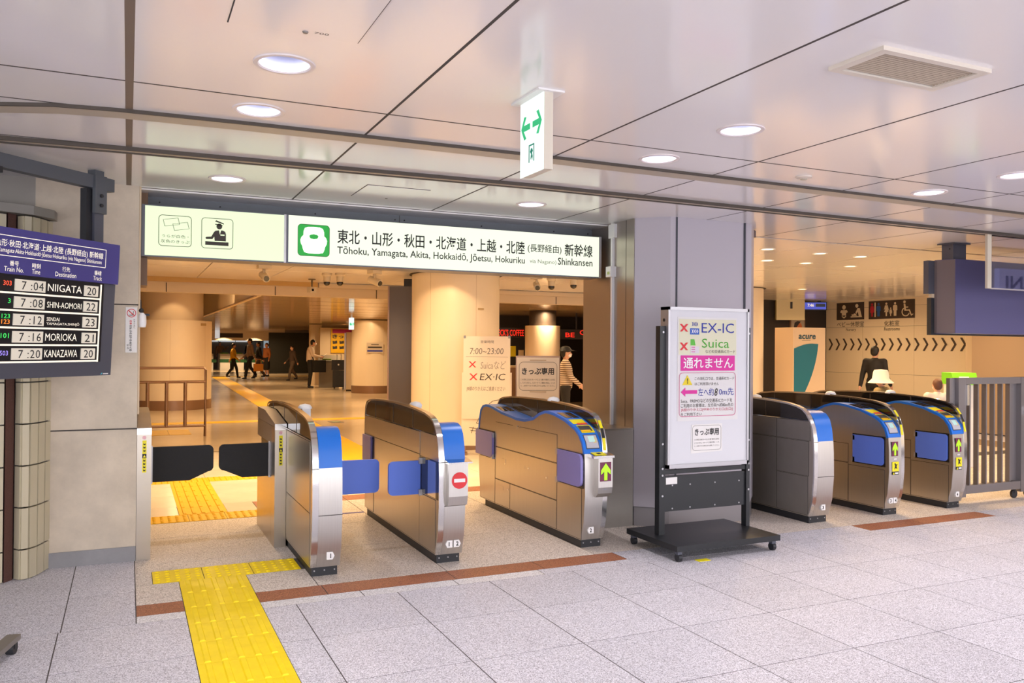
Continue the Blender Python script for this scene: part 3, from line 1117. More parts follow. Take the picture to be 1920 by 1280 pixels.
# ---- gate 2 (no-entry box)
g2, d = gate('ticket gate marked 1 and 2 with a red no-entry disc', 1.918, -1, False, [('1', 0.045, True), ('2', 0.105, False)])
plates(g2, 0.0, [(0.42, 1.605, 0.07, 0.705), (0.075, 0.415, 0.07, 0.43), (0.42, 1.94, 0.71, 0.868), (1.65, 1.93, 0.07, 0.46)], -1)
MB().box(-0.002, 0.004, 0.02, 0.41, 0.44, 0.70).build('flap_recess', 'acrylic', g2)
MB().box(-0.0025, 0.003, 0.075, 0.24, 0.445, 0.69).build('recess_plate', 'chrome', g2)
side_flap(g2, -0.005, 0.40, 0.235, 0.425, 0.665, 'flap', closed=-1)
hinges(g2, -0.01, 0.37, (0.675, 0.45))
MB().box(-0.004, 0.003, 1.66, 1.95, 0.475, 0.712).build('flap_recess', 'acrylic', g2)
side_flap(g2, -0.008, 1.96, 0.27, 0.48, 0.705, 'flap_dull')
side_flap(g2, 0.205, 0.40, 0.36, 0.43, 0.67, 'flap')
nb = MB().px([(-0.045, 0.69), (-0.045, 0.47), (-0.03, 0.41), (0.02, 0.395), (0.06, 0.395), (0.06, 0.69)], 0.05, 0.188).build('display_box', 'steel_front', g2, bevel=0.004)
MB().px([(-0.06, 0.692), (-0.06, 0.702), (0.06, 0.72), (0.06, 0.69)], 0.042, 0.215).build('box_lid', 'chrome', g2, bevel=0.003)
flat('no_entry_disc', circ(0.126, 0.578, 0.056, 32), mat('sign_red', 'DA2A30', 0.4), nb, y=-0.047)
flat('no_entry_bar', rr(0.086, 0.566, 0.166, 0.59, 0.002, 2), 'white', nb, y=-0.0485)
# ---- gate 3 (body left with reader, arrow box)
g3, d = gate('ticket gate marked 2 with blue reader top and green arrow box', 3.05, 1, True, [('2', 0.065, True)])
plates(g3, 0.0, [(0.45, 1.64, 0.295, 0.575), (1.325, 1.64, 0.07, 0.285), (0.45, 1.315, 0.07, 0.285), (0.06, 0.44, 0.07, 0.44), (1.65, 2.0, 0.07, 0.46), (0.45, 1.64, 0.585, 0.80)], -1)
MB().box(-0.005, 0.003, 0.03, 0.44, 0.445, 0.70).build('flap_recess', 'acrylic', g3)
side_flap(g3, -0.014, 0.40, 0.37, 0.455, 0.695, 'flap_dull', r=0.05)
hinges(g3, -0.012, 0.41, (0.685, 0.47), 0.01)
MB().box(-0.004, 0.003, 1.66, 2.035, 0.475, 0.712).build('flap_recess', 'acrylic', g3)
side_flap(g3, -0.014, 2.06, 0.39, 0.475, 0.70, 'flap_dull', r=0.04)
hinges(g3, -0.012, 1.68, (0.685, 0.49), 0.01)
for y, z in ((1.13, 0.80), (1.42, 0.45), (0.95, 0.47), (0.62, 0.44), (1.36, 0.23)):
    MB().tube([(-0.001, y, z), (-0.006, y, z)], 0.009, 10).build('keyhole', 'chrome', g3)
for y, z in ((1.22, 0.795), (1.06, 0.47), (1.45, 0.475), (1.50, 0.225)):
    MB().box(-0.0045, 0, y - 0.04, y + 0.04, z - 0.014, z + 0.014).build('latch', 'steel', g3)
ab = MB().px([(-0.055, 0.685), (-0.055, 0.46), (-0.045, 0.415), (-0.015, 0.385), (0.06, 0.385), (0.06, 0.685)], 0.075, 0.195).build('display_box', 'steel_front', g3, bevel=0.004)
MB().px([(-0.065, 0.675), (-0.065, 0.692), (0.05, 0.712), (0.05, 0.68)], 0.03, 0.205).build('box_lid', 'chrome', g3, bevel=0.003)
st = MB()
st.extr([(0.05, -0.045, 0.697), (0.15, -0.045, 0.697), (0.15, 0.02, 0.709), (0.05, 0.02, 0.709)], (0, 0, 0.002))
st.build('caution_sticker', 'yellow', g3)
MB().extr([(0.085, -0.03, 0.7015), (0.115, -0.03, 0.7015), (0.115, 0.0, 0.707), (0.085, 0.0, 0.707)], (0, 0, 0.002)).build('caution_figure', 'black', g3)


def arrow_panel(t, x0, z0, x1, z1, y):
    p = flat('arrow_panel', [(x0, z0), (x1, z0), (x1, z1), (x0, z1)], 'maroon', t, y=y)
    c = (x0 + x1) / 2
    w_, h = (x1 - x0), (z1 - z0)
    flat('arrow', [(c - 0.14 * w_, z0 + 0.06 * h), (c + 0.14 * w_, z0 + 0.06 * h), (c + 0.14 * w_, z0 + 0.52 * h), (c + 0.42 * w_, z0 + 0.36 * h), (c + 0.42 * w_, z0 + 0.58 * h), (c, z1 - 0.06 * h),
                   (c - 0.42 * w_, z0 + 0.58 * h), (c - 0.42 * w_, z0 + 0.36 * h), (c - 0.14 * w_, z0 + 0.52 * h)], 'arrow', p, y=y - 0.002)


arrow_panel(ab, 0.088, 0.505, 0.182, 0.645, -0.057)
flat('sensor', rr(0.105, 0.445, 0.155, 0.468, 0.008), mat('sensor_blue', 'A8B4DA', 0.3), ab, y=-0.052)


def yellow_label(t, x, w_, z0, z1, y, parent=None):
    """upright yellow warning label with a black mark in the middle"""
    o = flat('warning_label', [(x, z0), (x + w_, z0), (x + w_, z1), (x, z1)], 'yellow', t, y=y)
    zm = z0 + (z1 - z0) * 0.45
    flat('label_mark', [(x, zm), (x + w_, zm), (x + w_, zm + w_ * 1.1), (x, zm + w_ * 1.1)], 'black', o, y=y - 0.0012)
    flat('label_triangle', [(x + w_ * 0.15, zm + w_ * 0.2), (x + w_ * 0.85, zm + w_ * 0.2), (x + w_ * 0.5, zm + w_ * 0.9)], 'yellow', o, y=y - 0.002)
    n = 9
    for k in range(n):
        z = z0 + (z1 - z0) * (0.04 + 0.92 * k / n)
        if abs(z - zm - w_ * 0.4) < w_ * 1.0:
            continue
        hh = (z1 - z0) * 0.062
        flat('label_print', [(x + w_ * 0.25, z), (x + w_ * 0.75, z), (x + w_ * 0.75, z + hh), (x + w_ * 0.6, z + hh * 0.5), (x + w_ * 0.25, z + hh)], 'black', o, y=y - 0.0012)
    return o


# label strips on the rims of the tall screens, following their curve


def rim_label(t, x0, x1):
    P = [p for p in TP if 0.70 <= p[1] <= 0.97 and p[0] < 0.2]
    b = MB()
    extrude_band(b, P, 0.004, -0.0025, x0, x1)
    o = b.build('warning_label', 'yellow', t)
    Q = [p for p in P if 0.80 < p[1] < 0.89]
    b = MB()
    extrude_band(b, Q[:2], 0.005, -0.003, x0, x1)
    b.build('label_mark', 'black', o)


rim_label(g3, d[0] + 0.006, d[1] - 0.008)
# ---- right-hand group: gates 4, 5, 6
g4, d = gate('ticket gate marked 3, plain grey side, nearest to the grey column', 5.275, -1, False, [('3', 0.085, True)], W=0.22)
plates(g4, 0.0, [(0.075, 0.455, 0.405, 0.695), (0.085, 0.455, 0.07, 0.395), (0.06, 0.455, 0.705, 0.866)], -1, 'darksteel')
plates(g4, 0.0, [(0.465, 1.94, 0.07, 0.695), (0.465, 1.94, 0.705, 0.868)], -1, 'darksteel')
g5, d = gate('middle gate of the right-hand group, marked 3 and 4', 6.155, 1, True, [('3', 0.05, True), ('4', 0.11, False)])
g6, d = gate('rightmost ticket gate marked 4, next to the steel fence', 6.985, 1, True, [('4', 0.09, True)])
for g in (g5, g6):
    rim_label(g, d[0] + 0.006, d[1] - 0.008)
    plates(g, 0.0, [(0.475, 1.9, 0.43, 0.60), (0.475, 1.9, 0.07, 0.42), (0.06, 0.465, 0.07, 0.405)], -1)
    MB().box(-0.004, 0.003, 0.05, 0.42, 0.435, 0.705).build('flap_recess', 'acrylic', g)
    side_flap(g, -0.004, 0.41, 0.345, 0.445, 0.695, 'flap', r=0.03, th=0.02)
    hinges(g, -0.006, 0.40, (0.675, 0.475), 0.008)
    arrow_panel(g, 0.03, 0.535, 0.105, 0.665, 0.006)
    flat('sensor', rr(0.05, 0.505, 0.09, 0.515, 0.005), 'white', g, y=0.006)
    ys = flat('caution_sticker', [(0.035, 0.40), (0.115, 0.40), (0.115, 0.485), (0.035, 0.485)], 'yellow', g, y=0.006)
    flat('caution_figure', [(0.06, 0.415), (0.075, 0.43), (0.095, 0.42), (0.085, 0.445), (0.098, 0.465), (0.08, 0.462), (0.07, 0.475), (0.06, 0.468), (0.068, 0.45)], 'black', ys, y=0.0045)
    bs = flat('caution_text_strip', [(0.035, 0.37), (0.115, 0.37), (0.115, 0.398), (0.035, 0.398)], 'black', g, y=0.006)
    flat('caution_triangle', [(0.04, 0.374), (0.062, 0.374), (0.051, 0.394)], 'yellow', bs, y=0.0045)
    flat('caution_text', rr(0.068, 0.377, 0.108, 0.391, 0.002, 2), 'white', bs, y=0.0045)


# ---- half gates with black swing doors at the wide lane
def half_gate(label, x0, x1, yf, yb, door_x, door_dir, door_len):
    t = thing('swing_door_post', label, 'gate post', (0, 0, 0))
    MB().box(x0, x1, yf, yf + 0.16, 0, 0.88).build('post', 'steel', t, bevel=0.003)
    MB().box(x0, x1, yf + 0.163, yb, 0, 0.50).build('lower_panel', 'steel', t)
    MB().box(x0, x1, yf + 0.163, yb, 0.745, 0.88).build('upper_panel', 'darksteel', t)
    MB().box(x0 + 0.03, x1 - 0.03, yf + 0.163, yb, 0.50, 0.745).build('door_recess', 'acrylic', t)
    MB().px([(yf, 0.882), (yf, 0.905), (yf + 0.5, 0.975), (yb, 0.975), (yb, 0.882)], x0, x1).build('top_cap', 'darksteel', t)
    MB().box(x0 - 0.001, x1 + 0.001, yf - 0.003, yf + 0.02, 0.86, 0.905).build('cap_edge', 'chrome', t)
    lp = flap_shape(door_len, 0.495, 0.745, 0.035, 0.13)
    lp = [(door_x + door_dir * p, z) for p, z in lp]
    MB().py(lp, yf + 0.225, yf + 0.255).build('swing_door', 'rubber', t, bevel=0.008)
    MB().box(door_x - 0.012, door_x + 0.012, yf + 0.22, yf + 0.26, 0.485, 0.755).build('hinge', 'alu', t)
    yl = yellow_label(t, (x0 + x1) / 2 - 0.012, 0.026, 0.60, 0.82, yf - 0.002)
    flat('no_entry_sticker', circ((x0 + x1) / 2, 0.84, 0.013, 16), mat('sticker_pink', 'E8B4BC', 0.5), t, y=yf - 0.002)
    return t


half_gate('slim steel post with black swing door, fixed to the stone pier', 0.064, 0.155, 6.262, 7.35, 0.157, 1, 0.424)
half_gate('slim steel post with black swing door, attached to ticket gate 1', 0.985, 1.068, 6.262, 7.15, 0.985, -1, 0.365)

# ================================================================== LIT TRAIN SIGN
sg = thing('overhead_sign', 'long backlit overhead sign to the bullet trains with green train symbol', 'sign', (0, 6.35, 0))
MB().box(0.078, 3.795, 0.004, 0.235, 2.098, 2.462).build('sign_case', 'slate', sg, bevel=0.004)
fl = MB().box(0.100, 1.050, -0.004, 0.01, 2.108, 2.454).build('light_panel', 'sign_light', sg)
fr = MB().box(1.082, 3.770, -0.004, 0.01, 2.108, 2.458).build('light_panel', 'sign_light2', sg)
MB().box(1.050, 1.066, -0.006, 0.01, 2.10, 2.46).build('divider', 'alu', sg)
MB().box(1.067, 1.082, -0.006, 0.01, 2.10, 2.46).build('divider', 'slate', sg)
MB().box(3.77, 3.795, -0.006, 0.01, 2.10, 2.462).build('end_cap', 'alu', sg)
MB().box(0.078, 0.100, -0.006, 0.01, 2.098, 2.462).build('end_cap', 'slate', sg)
Yf = -0.006
outline('pictogram_frame', 0.187, 2.176, 0.405, 2.396, 0.025, 0.004, 'dark', fl, Yf)


def para(x0, z0, x1, z1, sk, w_):
    o_ = [(x0, z0), (x1, z0 + sk), (x1 - 0.012, z1 + sk), (x0 - 0.012, z1)]
    c = (sum(p[0] for p in o_) / 4, sum(p[1] for p in o_) / 4)
    i_ = [(c[0] + (p[0] - c[0]) * (1 - w_ / 0.05), c[1] + (p[1] - c[1]) * (1 - w_ / 0.03)) for p in o_]
    return o_, i_


for x0, z0 in ((0.227, 2.315), (0.29, 2.288)):
    a, c = para(x0, z0, x0 + 0.1, z0 + 0.048, 0.018, 0.003)
    ring('ticket_outline', a, c, 'dark', fl, Yf)
text(fl, 'うらが白色・', 0.21, 2.237, 0.385, 2.259, 'dark', Yf)
text(fl, '灰色のきっぷ', 0.203, 2.199, 0.392, 2.223, 'dark', Yf)
outline('pictogram_frame', 0.470, 2.176, 0.688, 2.396, 0.025, 0.004, 'dark', fl, Yf)
flat('pictogram_counter', [(0.497, 2.200), (0.656, 2.200), (0.656, 2.226), (0.497, 2.226)], 'dark', fl, Yf)
flat('pictogram_body', [(0.561, 2.232), (0.638, 2.232), (0.638, 2.285), (0.632, 2.302), (0.616, 2.31), (0.604, 2.31), (0.596, 2.278), (0.590, 2.31), (0.566, 2.306), (0.556, 2.296), (0.538, 2.262), (0.504, 2.258), (0.498, 2.250), (0.504, 2.242), (0.545, 2.244), (0.558, 2.262)], 'dark', fl, Yf)
flat('pictogram_badge', [(0.6, 2.272), (0.628, 2.272), (0.628, 2.281), (0.6, 2.281)], 'sign_light', fl, Yf - 0.0015)
flat('pictogram_head', circ(0.592, 2.338, 0.02, 18, 0.021), 'dark', fl, Yf)
flat('pictogram_cap', [(0.562, 2.372), (0.57, 2.382), (0.622, 2.362), (0.624, 2.354)], 'dark', fl, Yf)
flat('pictogram_visor', [(0.562, 2.350), (0.566, 2.356), (0.616, 2.348), (0.614, 2.344)], 'dark', fl, Yf)
# green train symbol
gs = flat('train_symbol', rr(1.150, 2.158, 1.390, 2.398, 0.028), mat('symbol_green', '1E9E3A', 0.5, emit=0.45), fr, Yf)
outline('symbol_edge', 1.150, 2.158, 1.390, 2.398, 0.028, 0.003, 'dark', gs, Yf - 0.001)
Wm = mat('symbol_white', 'F9FFEC', 0.5, emit=1.1)
cx, bz = 1.27, 2.158
nose = []
for px_, pz_ in ((0, .020), (.035, .020), (.07, .028), (.08, .05), (.086, .075), (.097, .095), (.1, .12), (.092, .142), (.078, .155), (.077, .185), (.068, .210), (.045, .220), (0, .223)):
    nose.append((px_, pz_))
lp = [(cx + a, bz + c) for a, c in nose] + [(cx - a, bz + c) for a, c in nose[::-1][1:-1]]
flat('train_front', lp, Wm, gs, Yf - 0.002)
flat('train_windscreen', [(cx - 0.035, bz + 0.152), (cx - 0.025, bz + 0.163), (cx, bz + 0.167), (cx + 0.025, bz + 0.163), (cx + 0.035, bz + 0.152), (cx + 0.027, bz + 0.134), (cx, bz + 0.129), (cx - 0.027, bz + 0.134)], mat('symbol_green', '1E9E3A'), gs, Yf - 0.004)
ring('train_nose_line', circ(cx, bz + 0.075, 0.064, 28, 0.038), circ(cx, bz + 0.075, 0.062, 28, 0.0365), 'dark', gs, Yf - 0.004)
ring('train_roof_line', circ(cx, bz + 0.150, 0.052, 28, 0.030), circ(cx, bz + 0.150, 0.0505, 28, 0.0288), mat('line_grey', '9AA890', 0.5), gs, Yf - 0.004)
ax0 = 1.449
text(fr, '東北・山形・秋田・北海道・上越・北陸', ax0, 2.266, 3.043, 2.376, 'black', Yf, bold=0.012)
text(fr, '(長野経由)', 3.07, 2.283, 3.395, 2.362, 'black', Yf, bold=0.008)
text(fr, '新幹線', 3.425, 2.275, 3.704, 2.384, 'black', Yf, bold=0.012)
text(fr, 'Tōhoku, Yamagata, Akita, Hokkaidō, Jōetsu, Hokuriku', ax0, 2.172, 3.043, 2.247, 'black', Yf, bold=0.01)
text(fr, 'via Nagano)', 3.09, 2.19, 3.345, 2.232, mat('print_grey', '6E7068', 0.6), Yf)
text(fr, 'Shinkansen', 3.36, 2.196, 3.704, 2.258, 'black', Yf, bold=0.01)

# ================================================================== DEPARTURE BOARD (hangs at the left, tipped forward)
# local frame: x along the board (0 = right end), y into the board, z up
db = thing('departure_board', 'hanging electronic departure board listing five trains from Niigata to Kanazawa', 'display board', (-0.094, 5.773, 1.288), rot=(radians(3), 0, radians(48.404)))
L0 = -1.62
MB().box(L0, 0.0, 0.004, 0.16, 0.0, 0.565).build('board_case', 'slate', db, bevel=0.004)
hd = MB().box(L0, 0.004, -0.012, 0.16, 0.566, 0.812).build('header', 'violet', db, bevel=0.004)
MB().box(0.004, 0.009, -0.012, 0.1, 0.575, 0.80).build('header_edge', 'alu', db)
outline('header_outline', L0 + 0.1, 0.659, -0.107, 0.771, 0.004, 0.004, 'led_white', hd, -0.014)
text(hd, '東北·山形·秋田·北海道·上越·北陸 (長野経由) 新幹線', -0.955, 0.704, -0.130, 0.749, 'led_white', -0.014, bold=0.005)
text(hd, 'Tohoku·Yamagata·Akita·Hokkaidō·Jōetsu·Hokuriku (via Nagano) Shinkansen', -0.947, 0.672, -0.141, 0.704, 'led_white', -0.014)
for jp, en, xc in (('番号', 'Train No.', -0.752), ('時刻', 'Time', -0.61), ('行先', 'Destination', -0.404), ('番線', 'Track', -0.165)):
    wj, we = 0.024 * len(jp), 0.0136 * len(en)
    text(hd, jp, xc - wj / 2 - 0.004, 0.610, xc + wj / 2 + 0.004, 0.638, 'led_white', -0.014, bold=0.005)
    text(hd, en, xc - we / 2, 0.579, xc + we / 2, 0.605, 'led_white', -0.014)
MB().box(L0 + 0.06, -0.098, -0.002, 0.006, 0.085, 0.563).build('display_bezel', 'led_black', db)
MB().box(-0.128, -0.118, -0.005, 0.0, 0.085, 0.556).build('frame_bar', 'led_white', db)
ROWS = [('303', 'led_red', '7 :04', 'NIIGATA', '20', None), ('3', 'led_green', '7 :08', 'SHIN-AOMORI', '22', None), ('123', 'led_green', '7 :12', 'SENDAI\nYAMAGATA,SHINJŌ', '23', '123'),
        ('101', 'led_green', '7 :16', 'MORIOKA', '21', None), ('503', 'led_violet', '7 :20', 'KANAZAWA', '20', None)]
for k, (no, c, tm, ds, tk, no2) in enumerate(ROWS):
    zt = 0.556 - 0.094 * k
    zb = zt - 0.094
    MB().box(L0 + 0.08, -0.118, -0.005, 0.0, zb, zb + 0.010).build('row_bar', 'led_white', db)
    pnl = MB().box(L0 + 0.08, -0.132, -0.004, 0.0, zb + 0.012, zt - 0.002).build('row_panel', 'led_black', db)
    tp = MB().box(-0.735, -0.537, -0.010, -0.003, zb + 0.018, zt - 0.013).build('time_plate', 'led_plate', db)
    text(tp, tm, -0.695, zb + 0.026, -0.552, zt - 0.022, 'black', -0.0115, space=1.1)
    kp = MB().box(-0.256, -0.150, -0.010, -0.003, zb + 0.018, zt - 0.013).build('track_plate', 'led_plate', db)
    text(kp, tk, -0.238, zb + 0.026, -0.168, zt - 0.022, 'black', -0.0115)
    if '\n' in ds:
        a, b_ = ds.split('\n')
        text(pnl, a, -0.515, zb + 0.049, -0.425, zb + 0.070, 'led_white', -0.006, bold=0.0)
        text(pnl, b_, -0.515, zb + 0.022, -0.280, zb + 0.045, 'led_white', -0.006, bold=0.0)
    else:
        wd = {'NIIGATA': 0.245, 'SHIN-AOMORI': 0.248, 'MORIOKA': 0.225, 'KANAZAWA': 0.235}[ds]
        text(pnl, ds, -0.518, zb + 0.030, -0.518 + wd, zt - (0.022 if len(ds) < 9 else 0.03), 'led_white', -0.006, bold=0.0)
    wn = 0.017 * len(no)
    if no2:
        text(pnl, no, -0.755 - wn, zb + 0.054, -0.755, zb + 0.078, c, -0.006, bold=0.005)
        text(pnl, no2, -0.755 - wn, zb + 0.024, -0.755, zb + 0.048, 'led_orange', -0.006, bold=0.005)
    else:
        text(pnl, no, -0.755 - wn, zb + 0.042, -0.755, zb + 0.068, c, -0.006, bold=0.005)
flat('maker_mark', [(-0.085, 0.006), (-0.078, 0.006), (-0.068, 0.016), (-0.075, 0.016)], mat('logo_cyan', '59C3DA', 0.5), db, 0.002)
flat('maker_mark', [(-0.066, 0.007), (-0.024, 0.007), (-0.022, 0.013), (-0.064, 0.013)], 'white', db, 0.002)
# bracket: ceiling beam and drop post
br = thing('board_bracket', 'dark grey steel beam and drop post carrying the departure board', 'bracket', (-0.109, 5.935, 2.5), rotz=radians(45.5))
MB().box(-1.9, 0.0, -0.03, 0.03, -0.045, 0.035).build('beam', 'grey', br, bevel=0.003)
MB().box(-0.165, -0.075, -0.045, -0.02, -0.20, 0.036).build('bracket_plate', 'grey', br, bevel=0.003)
MB().box(-0.155, -0.085, -0.03, 0.06, -0.395, -0.04).build('drop_post', 'slate', br)
MB().box(-0.20, -0.156, -0.01, 0.04, -0.39, -0.05).build('cable_duct', 'plinth', br)
for z in (-0.09, -0.15):
    MB().tube([(-0.12, -0.045, z), (-0.12, -0.055, z)], 0.012, 6).build('bolt', 'plinth', br)
MB().box(-0.9, -0.8, -0.05, 0.0, -0.08, -0.045).build('cable_clip', 'plinth', br)
MB().box(-0.155, -0.085, -0.03, 0.03, 0.03, 0.07).build('ceiling_mount', 'grey', br)

# ================================================================== SIGN ON THE PIER
ps = thing('pier_notice', 'tall narrow white notice with red ring banning hand carts, on the pier edge', 'notice', (0.02, 6.258, 1.58))
pp = MB().box(-0.036, 0.036, 0, 0.003, -0.155, 0.155).build('sheet', 'paper', ps)
ring('ban_ring', circ(0.0, 0.115, 0.029, 24), circ(0.0, 0.115, 0.025, 24), 'red', pp, -0.001)
flat('ban_bar', [(-0.022, 0.132), (-0.018, 0.136), (0.022, 0.098), (0.018, 0.094)], 'red', pp, -0.0014)
flat('cart_symbol', [(-0.014, 0.098), (0.012, 0.1), (0.014, 0.128), (0.011, 0.128), (0.009, 0.104), (-0.014, 0.102)], 'dark', pp, -0.0008)
for i, ch in enumerate('台車の持込みはできません。'):
    z = 0.06 - 0.0165 * i
    text(pp, ch, -0.011, z - 0.007, 0.004, z + 0.007, 'red' if i < 2 else 'black', -0.001, bold=0.02)
for i, ch in enumerate('お客さまへ'):
    z = 0.07 - 0.014 * i
    text(pp, ch, 0.013, z - 0.005, 0.024, z + 0.005, 'dark', -0.001)
for i, ch in enumerate('駅長'):
    z = -0.105 - 0.02 * i
    text(pp, ch, -0.027, z - 0.007, -0.014, z + 0.007, 'dark', -0.001)
# small sensor camera at the pier corner
sc_ = thing('corner_sensor', 'small white sensor with black knob on the pier corner', 'sensor', (0.085, 6.30, 1.66))
MB().lathe([(0.0, -0.062), (0.026, -0.06), (0.031, -0.03), (0.028, 0.02), (0.012, 0.04), (0.0, 0.04)], seg=16).build('housing', 'white', sc_, smooth=True)
MB().ball((-0.005, 0, 0.055), 0.018).build('knob', 'plinth', sc_, smooth=True)
MB().tube([(-0.005, 0, 0.06), (-0.008, 0, 0.13)], 0.004, 8).build('cable', 'plinth', sc_)
MB().box(-0.01, 0.05, 0.0, 0.06, 0.02, 0.035).build('bracket', 'plinth', sc_)

# ================================================================== NOTICE STAND
ns = thing('notice_stand', 'white notice board on a black wheeled stand, announcing cards are not accepted', 'sign stand', (3.96, 5.05, 0))
NX = 3.96


def nx(x):
    return x - NX


bd = MB().box(nx(3.60), nx(4.325), 0.002, 0.085, 0.625, 1.775).build('board', mat('board_white', 'D6D6DC', 0.4), ns)
for a in ((3.588, 3.604, 0.600, 1.787), (4.322, 4.338, 0.600, 1.787), (3.588, 4.338, 0.600, 0.628), (3.588, 4.338, 1.765, 1.787)):
    MB().box(nx(a[0]), nx(a[1]), -0.008, 0.09, a[2], a[3]).build('board_frame', 'alu', ns, bevel=0.003)
MB().tube([(nx(3.587), 0.045, 1.69), (nx(3.583), 0.045, 1.69)], 0.012, 12).build('pivot_hole', 'black', ns)
for x0, x1 in ((3.535, 3.585), (4.34, 4.375)):
    MB().box(nx(x0), nx(x1), 0.02, 0.075, 0.10, 1.645).build('upright', 'frame', ns, bevel=0.003)
    for z in (0.40, 0.55, 0.60, 0.78, 1.6):
        MB().tube([((nx(x0) + nx(x1)) / 2, 0.02, z), ((nx(x0) + nx(x1)) / 2, 0.013, z)], 0.008, 8).build('bolt', 'alu', ns)
MB().box(nx(3.585), nx(4.34), 0.03, 0.06, 0.555, 0.585).build('cross_rail', 'frame', ns)
mp = MB().box(nx(3.585), nx(4.34), 0.035, 0.055, 0.28, 0.54).build('modesty_panel', 'frame', ns)
for x in (3.66, 3.82, 4.05, 4.28):
    for z in (0.30, 0.47):
        MB().tube([(nx(x), 0.036, z), (nx(x), 0.031, z)], 0.006, 8).build('screw', 'alu', mp)
MB().box(nx(3.60), nx(3.70), 0.028, 0.035, 0.48, 0.53).build('label_plate', 'paper', mp)
MB().pz([(nx(3.45), -0.32), (nx(4.37), -0.32), (nx(4.37), 0.32), (nx(3.45), 0.32)], 0.075, 0.115).build('base_plate', 'frame', ns, bevel=0.004)
for x in (3.49, 4.33):
    for y in (-0.28, 0.28):
        MB().box(nx(x) - 0.018, nx(x) + 0.018, y - 0.018, y + 0.018, 0.05, 0.076).build('caster_fork', 'slate', ns)
        MB().tube([(nx(x) - 0.014, y, 0.029), (nx(x) + 0.014, y, 0.029)], 0.029, 14).build('caster_wheel', 'plinth', ns)
yn = -0.001
pa = flat('poster', [(nx(3.675), 0.945), (nx(4.235), 0.945), (nx(4.225), 1.715), (nx(3.675), 1.715)], mat('poster_pale', 'DEDCDC', 0.7), bd, yn)
flat('poster_band', [(nx(3.685), 1.435), (nx(4.218), 1.435), (nx(4.215), 1.70), (nx(3.685), 1.70)], mat('poster_cream', 'DAD8BE', 0.7), pa, yn - 0.0012)
yp = yn - 0.003


def cross(p, x, z, r, m='red', y=yp, w_=0.3):
    a = r * w_
    for s_ in (1, -1):
        flat('cross_stroke', [(x - s_ * r - a / 1.4, z - r), (x - s_ * r + a / 1.4, z - r), (x + s_ * r + a / 1.4, z + r), (x + s_ * r - a / 1.4, z + r)], m, p, y - (0.001 if s_ > 0 else 0))


cross(pa, nx(3.73), 1.634, 0.028, w_=0.5)
cross(pa, nx(3.73), 1.497, 0.028, w_=0.5)
text(pa, 'EX-IC', nx(3.89), 1.600, nx(4.193), 1.674, 'navy', yp)
text(pa, 'Suica', nx(3.893), 1.488, nx(4.148), 1.556, 'green', yp)
text(pa, 'などの交通系ICカード', nx(3.926), 1.448, nx(4.207), 1.473, 'dark', yp)
flat('card_picture', [(nx(3.785), 1.586), (nx(3.868), 1.586), (nx(3.868), 1.632), (nx(3.785), 1.632)], mat('card_blue', '2557B8', 0.5), pa, yp)
text(pa, '))))', nx(3.795), 1.595, nx(3.858), 1.624, 'white', yp - 0.002, bold=0.03)
text(pa, '))))', nx(3.80), 1.648, nx(3.855), 1.678, 'navy', yp, bold=0.03)
flat('card_picture', [(nx(3.79), 1.505), (nx(3.835), 1.505), (nx(3.825), 1.55), (nx(3.79), 1.55)], mat('card_green', '58B53C', 0.5), pa, yp)
flat('card_picture', [(nx(3.79), 1.447), (nx(3.868), 1.447), (nx(3.868), 1.498), (nx(3.79), 1.498)], mat('card_lilac', 'D5CFD9', 0.5), pa, yp)
for z in (1.455, 1.473, 1.488):
    flat('card_line', [(nx(3.798), z), (nx(3.83), z), (nx(3.83), z + 0.005), (nx(3.798), z + 0.005)], 'pink', pa, yp - 0.0014)
pk = flat('magenta_banner', [(nx(3.702), 1.316), (nx(4.203), 1.316), (nx(4.203), 1.430), (nx(3.702), 1.430)], 'pink', pa, yp)
text(pk, '通れません', nx(3.725), 1.333, nx(4.183), 1.413, mat('print_white', 'F0EEF0', 0.6), yp - 0.002, bold=0.012)
outline('magenta_outline', nx(3.689), 0.976, nx(4.213), 1.303, 0.03, 0.004, mat('print_rose', 'CC4F86', 0.6), pa, yp)
tr = flat('warning_triangle', [(nx(3.718), 1.211), (nx(3.808), 1.211), (nx(3.763), 1.285)], mat('tri_yellow', 'E6CE2A', 0.6), pa, yp)
text(tr, '!', nx(3.759), 1.221, nx(3.768), 1.263, 'black', yp - 0.002, bold=0.03)
text(pa, 'この改札口では、交通系ICカード', nx(3.829), 1.246, nx(4.198), 1.270, 'dark', yp)
text(pa, 'はご利用頂けません', nx(3.830), 1.207, nx(4.052), 1.230, 'dark', yp)
flat('left_arrow', [(nx(3.706), 1.158), (nx(3.745), 1.125), (nx(3.745), 1.145), (nx(3.852), 1.145), (nx(3.852), 1.172), (nx(3.745), 1.172), (nx(3.745), 1.192)], 'pink', pa, yp)
text(pa, '左へ約', nx(3.862), 1.128, nx(4.005), 1.186, 'navy', yp)
text(pa, '8', nx(4.012), 1.126, nx(4.043), 1.184, 'dark', yp, bold=0.01, shear=0.2)
text(pa, '0m先', nx(4.055), 1.130, nx(4.194), 1.186, 'navy', yp)
text(pa, 'Suica、PASMOなどの交通系ICカードを', nx(3.705), 1.078, nx(4.180), 1.108, 'dark', yp)
text(pa, 'ご利用のお客様は、左方向へ約80m先の', nx(3.705), 1.044, nx(4.190), 1.073, 'dark', yp)
text(pa, 'JR線のりかえ口[中央のりかえ口(出口)]', nx(3.706), 1.012, nx(4.187), 1.039, mat('print_rose_red', 'C8506A', 0.6), yp)
text(pa, 'をご利用下さい', nx(3.706), 0.982, nx(3.895), 1.006, 'dark', yp)
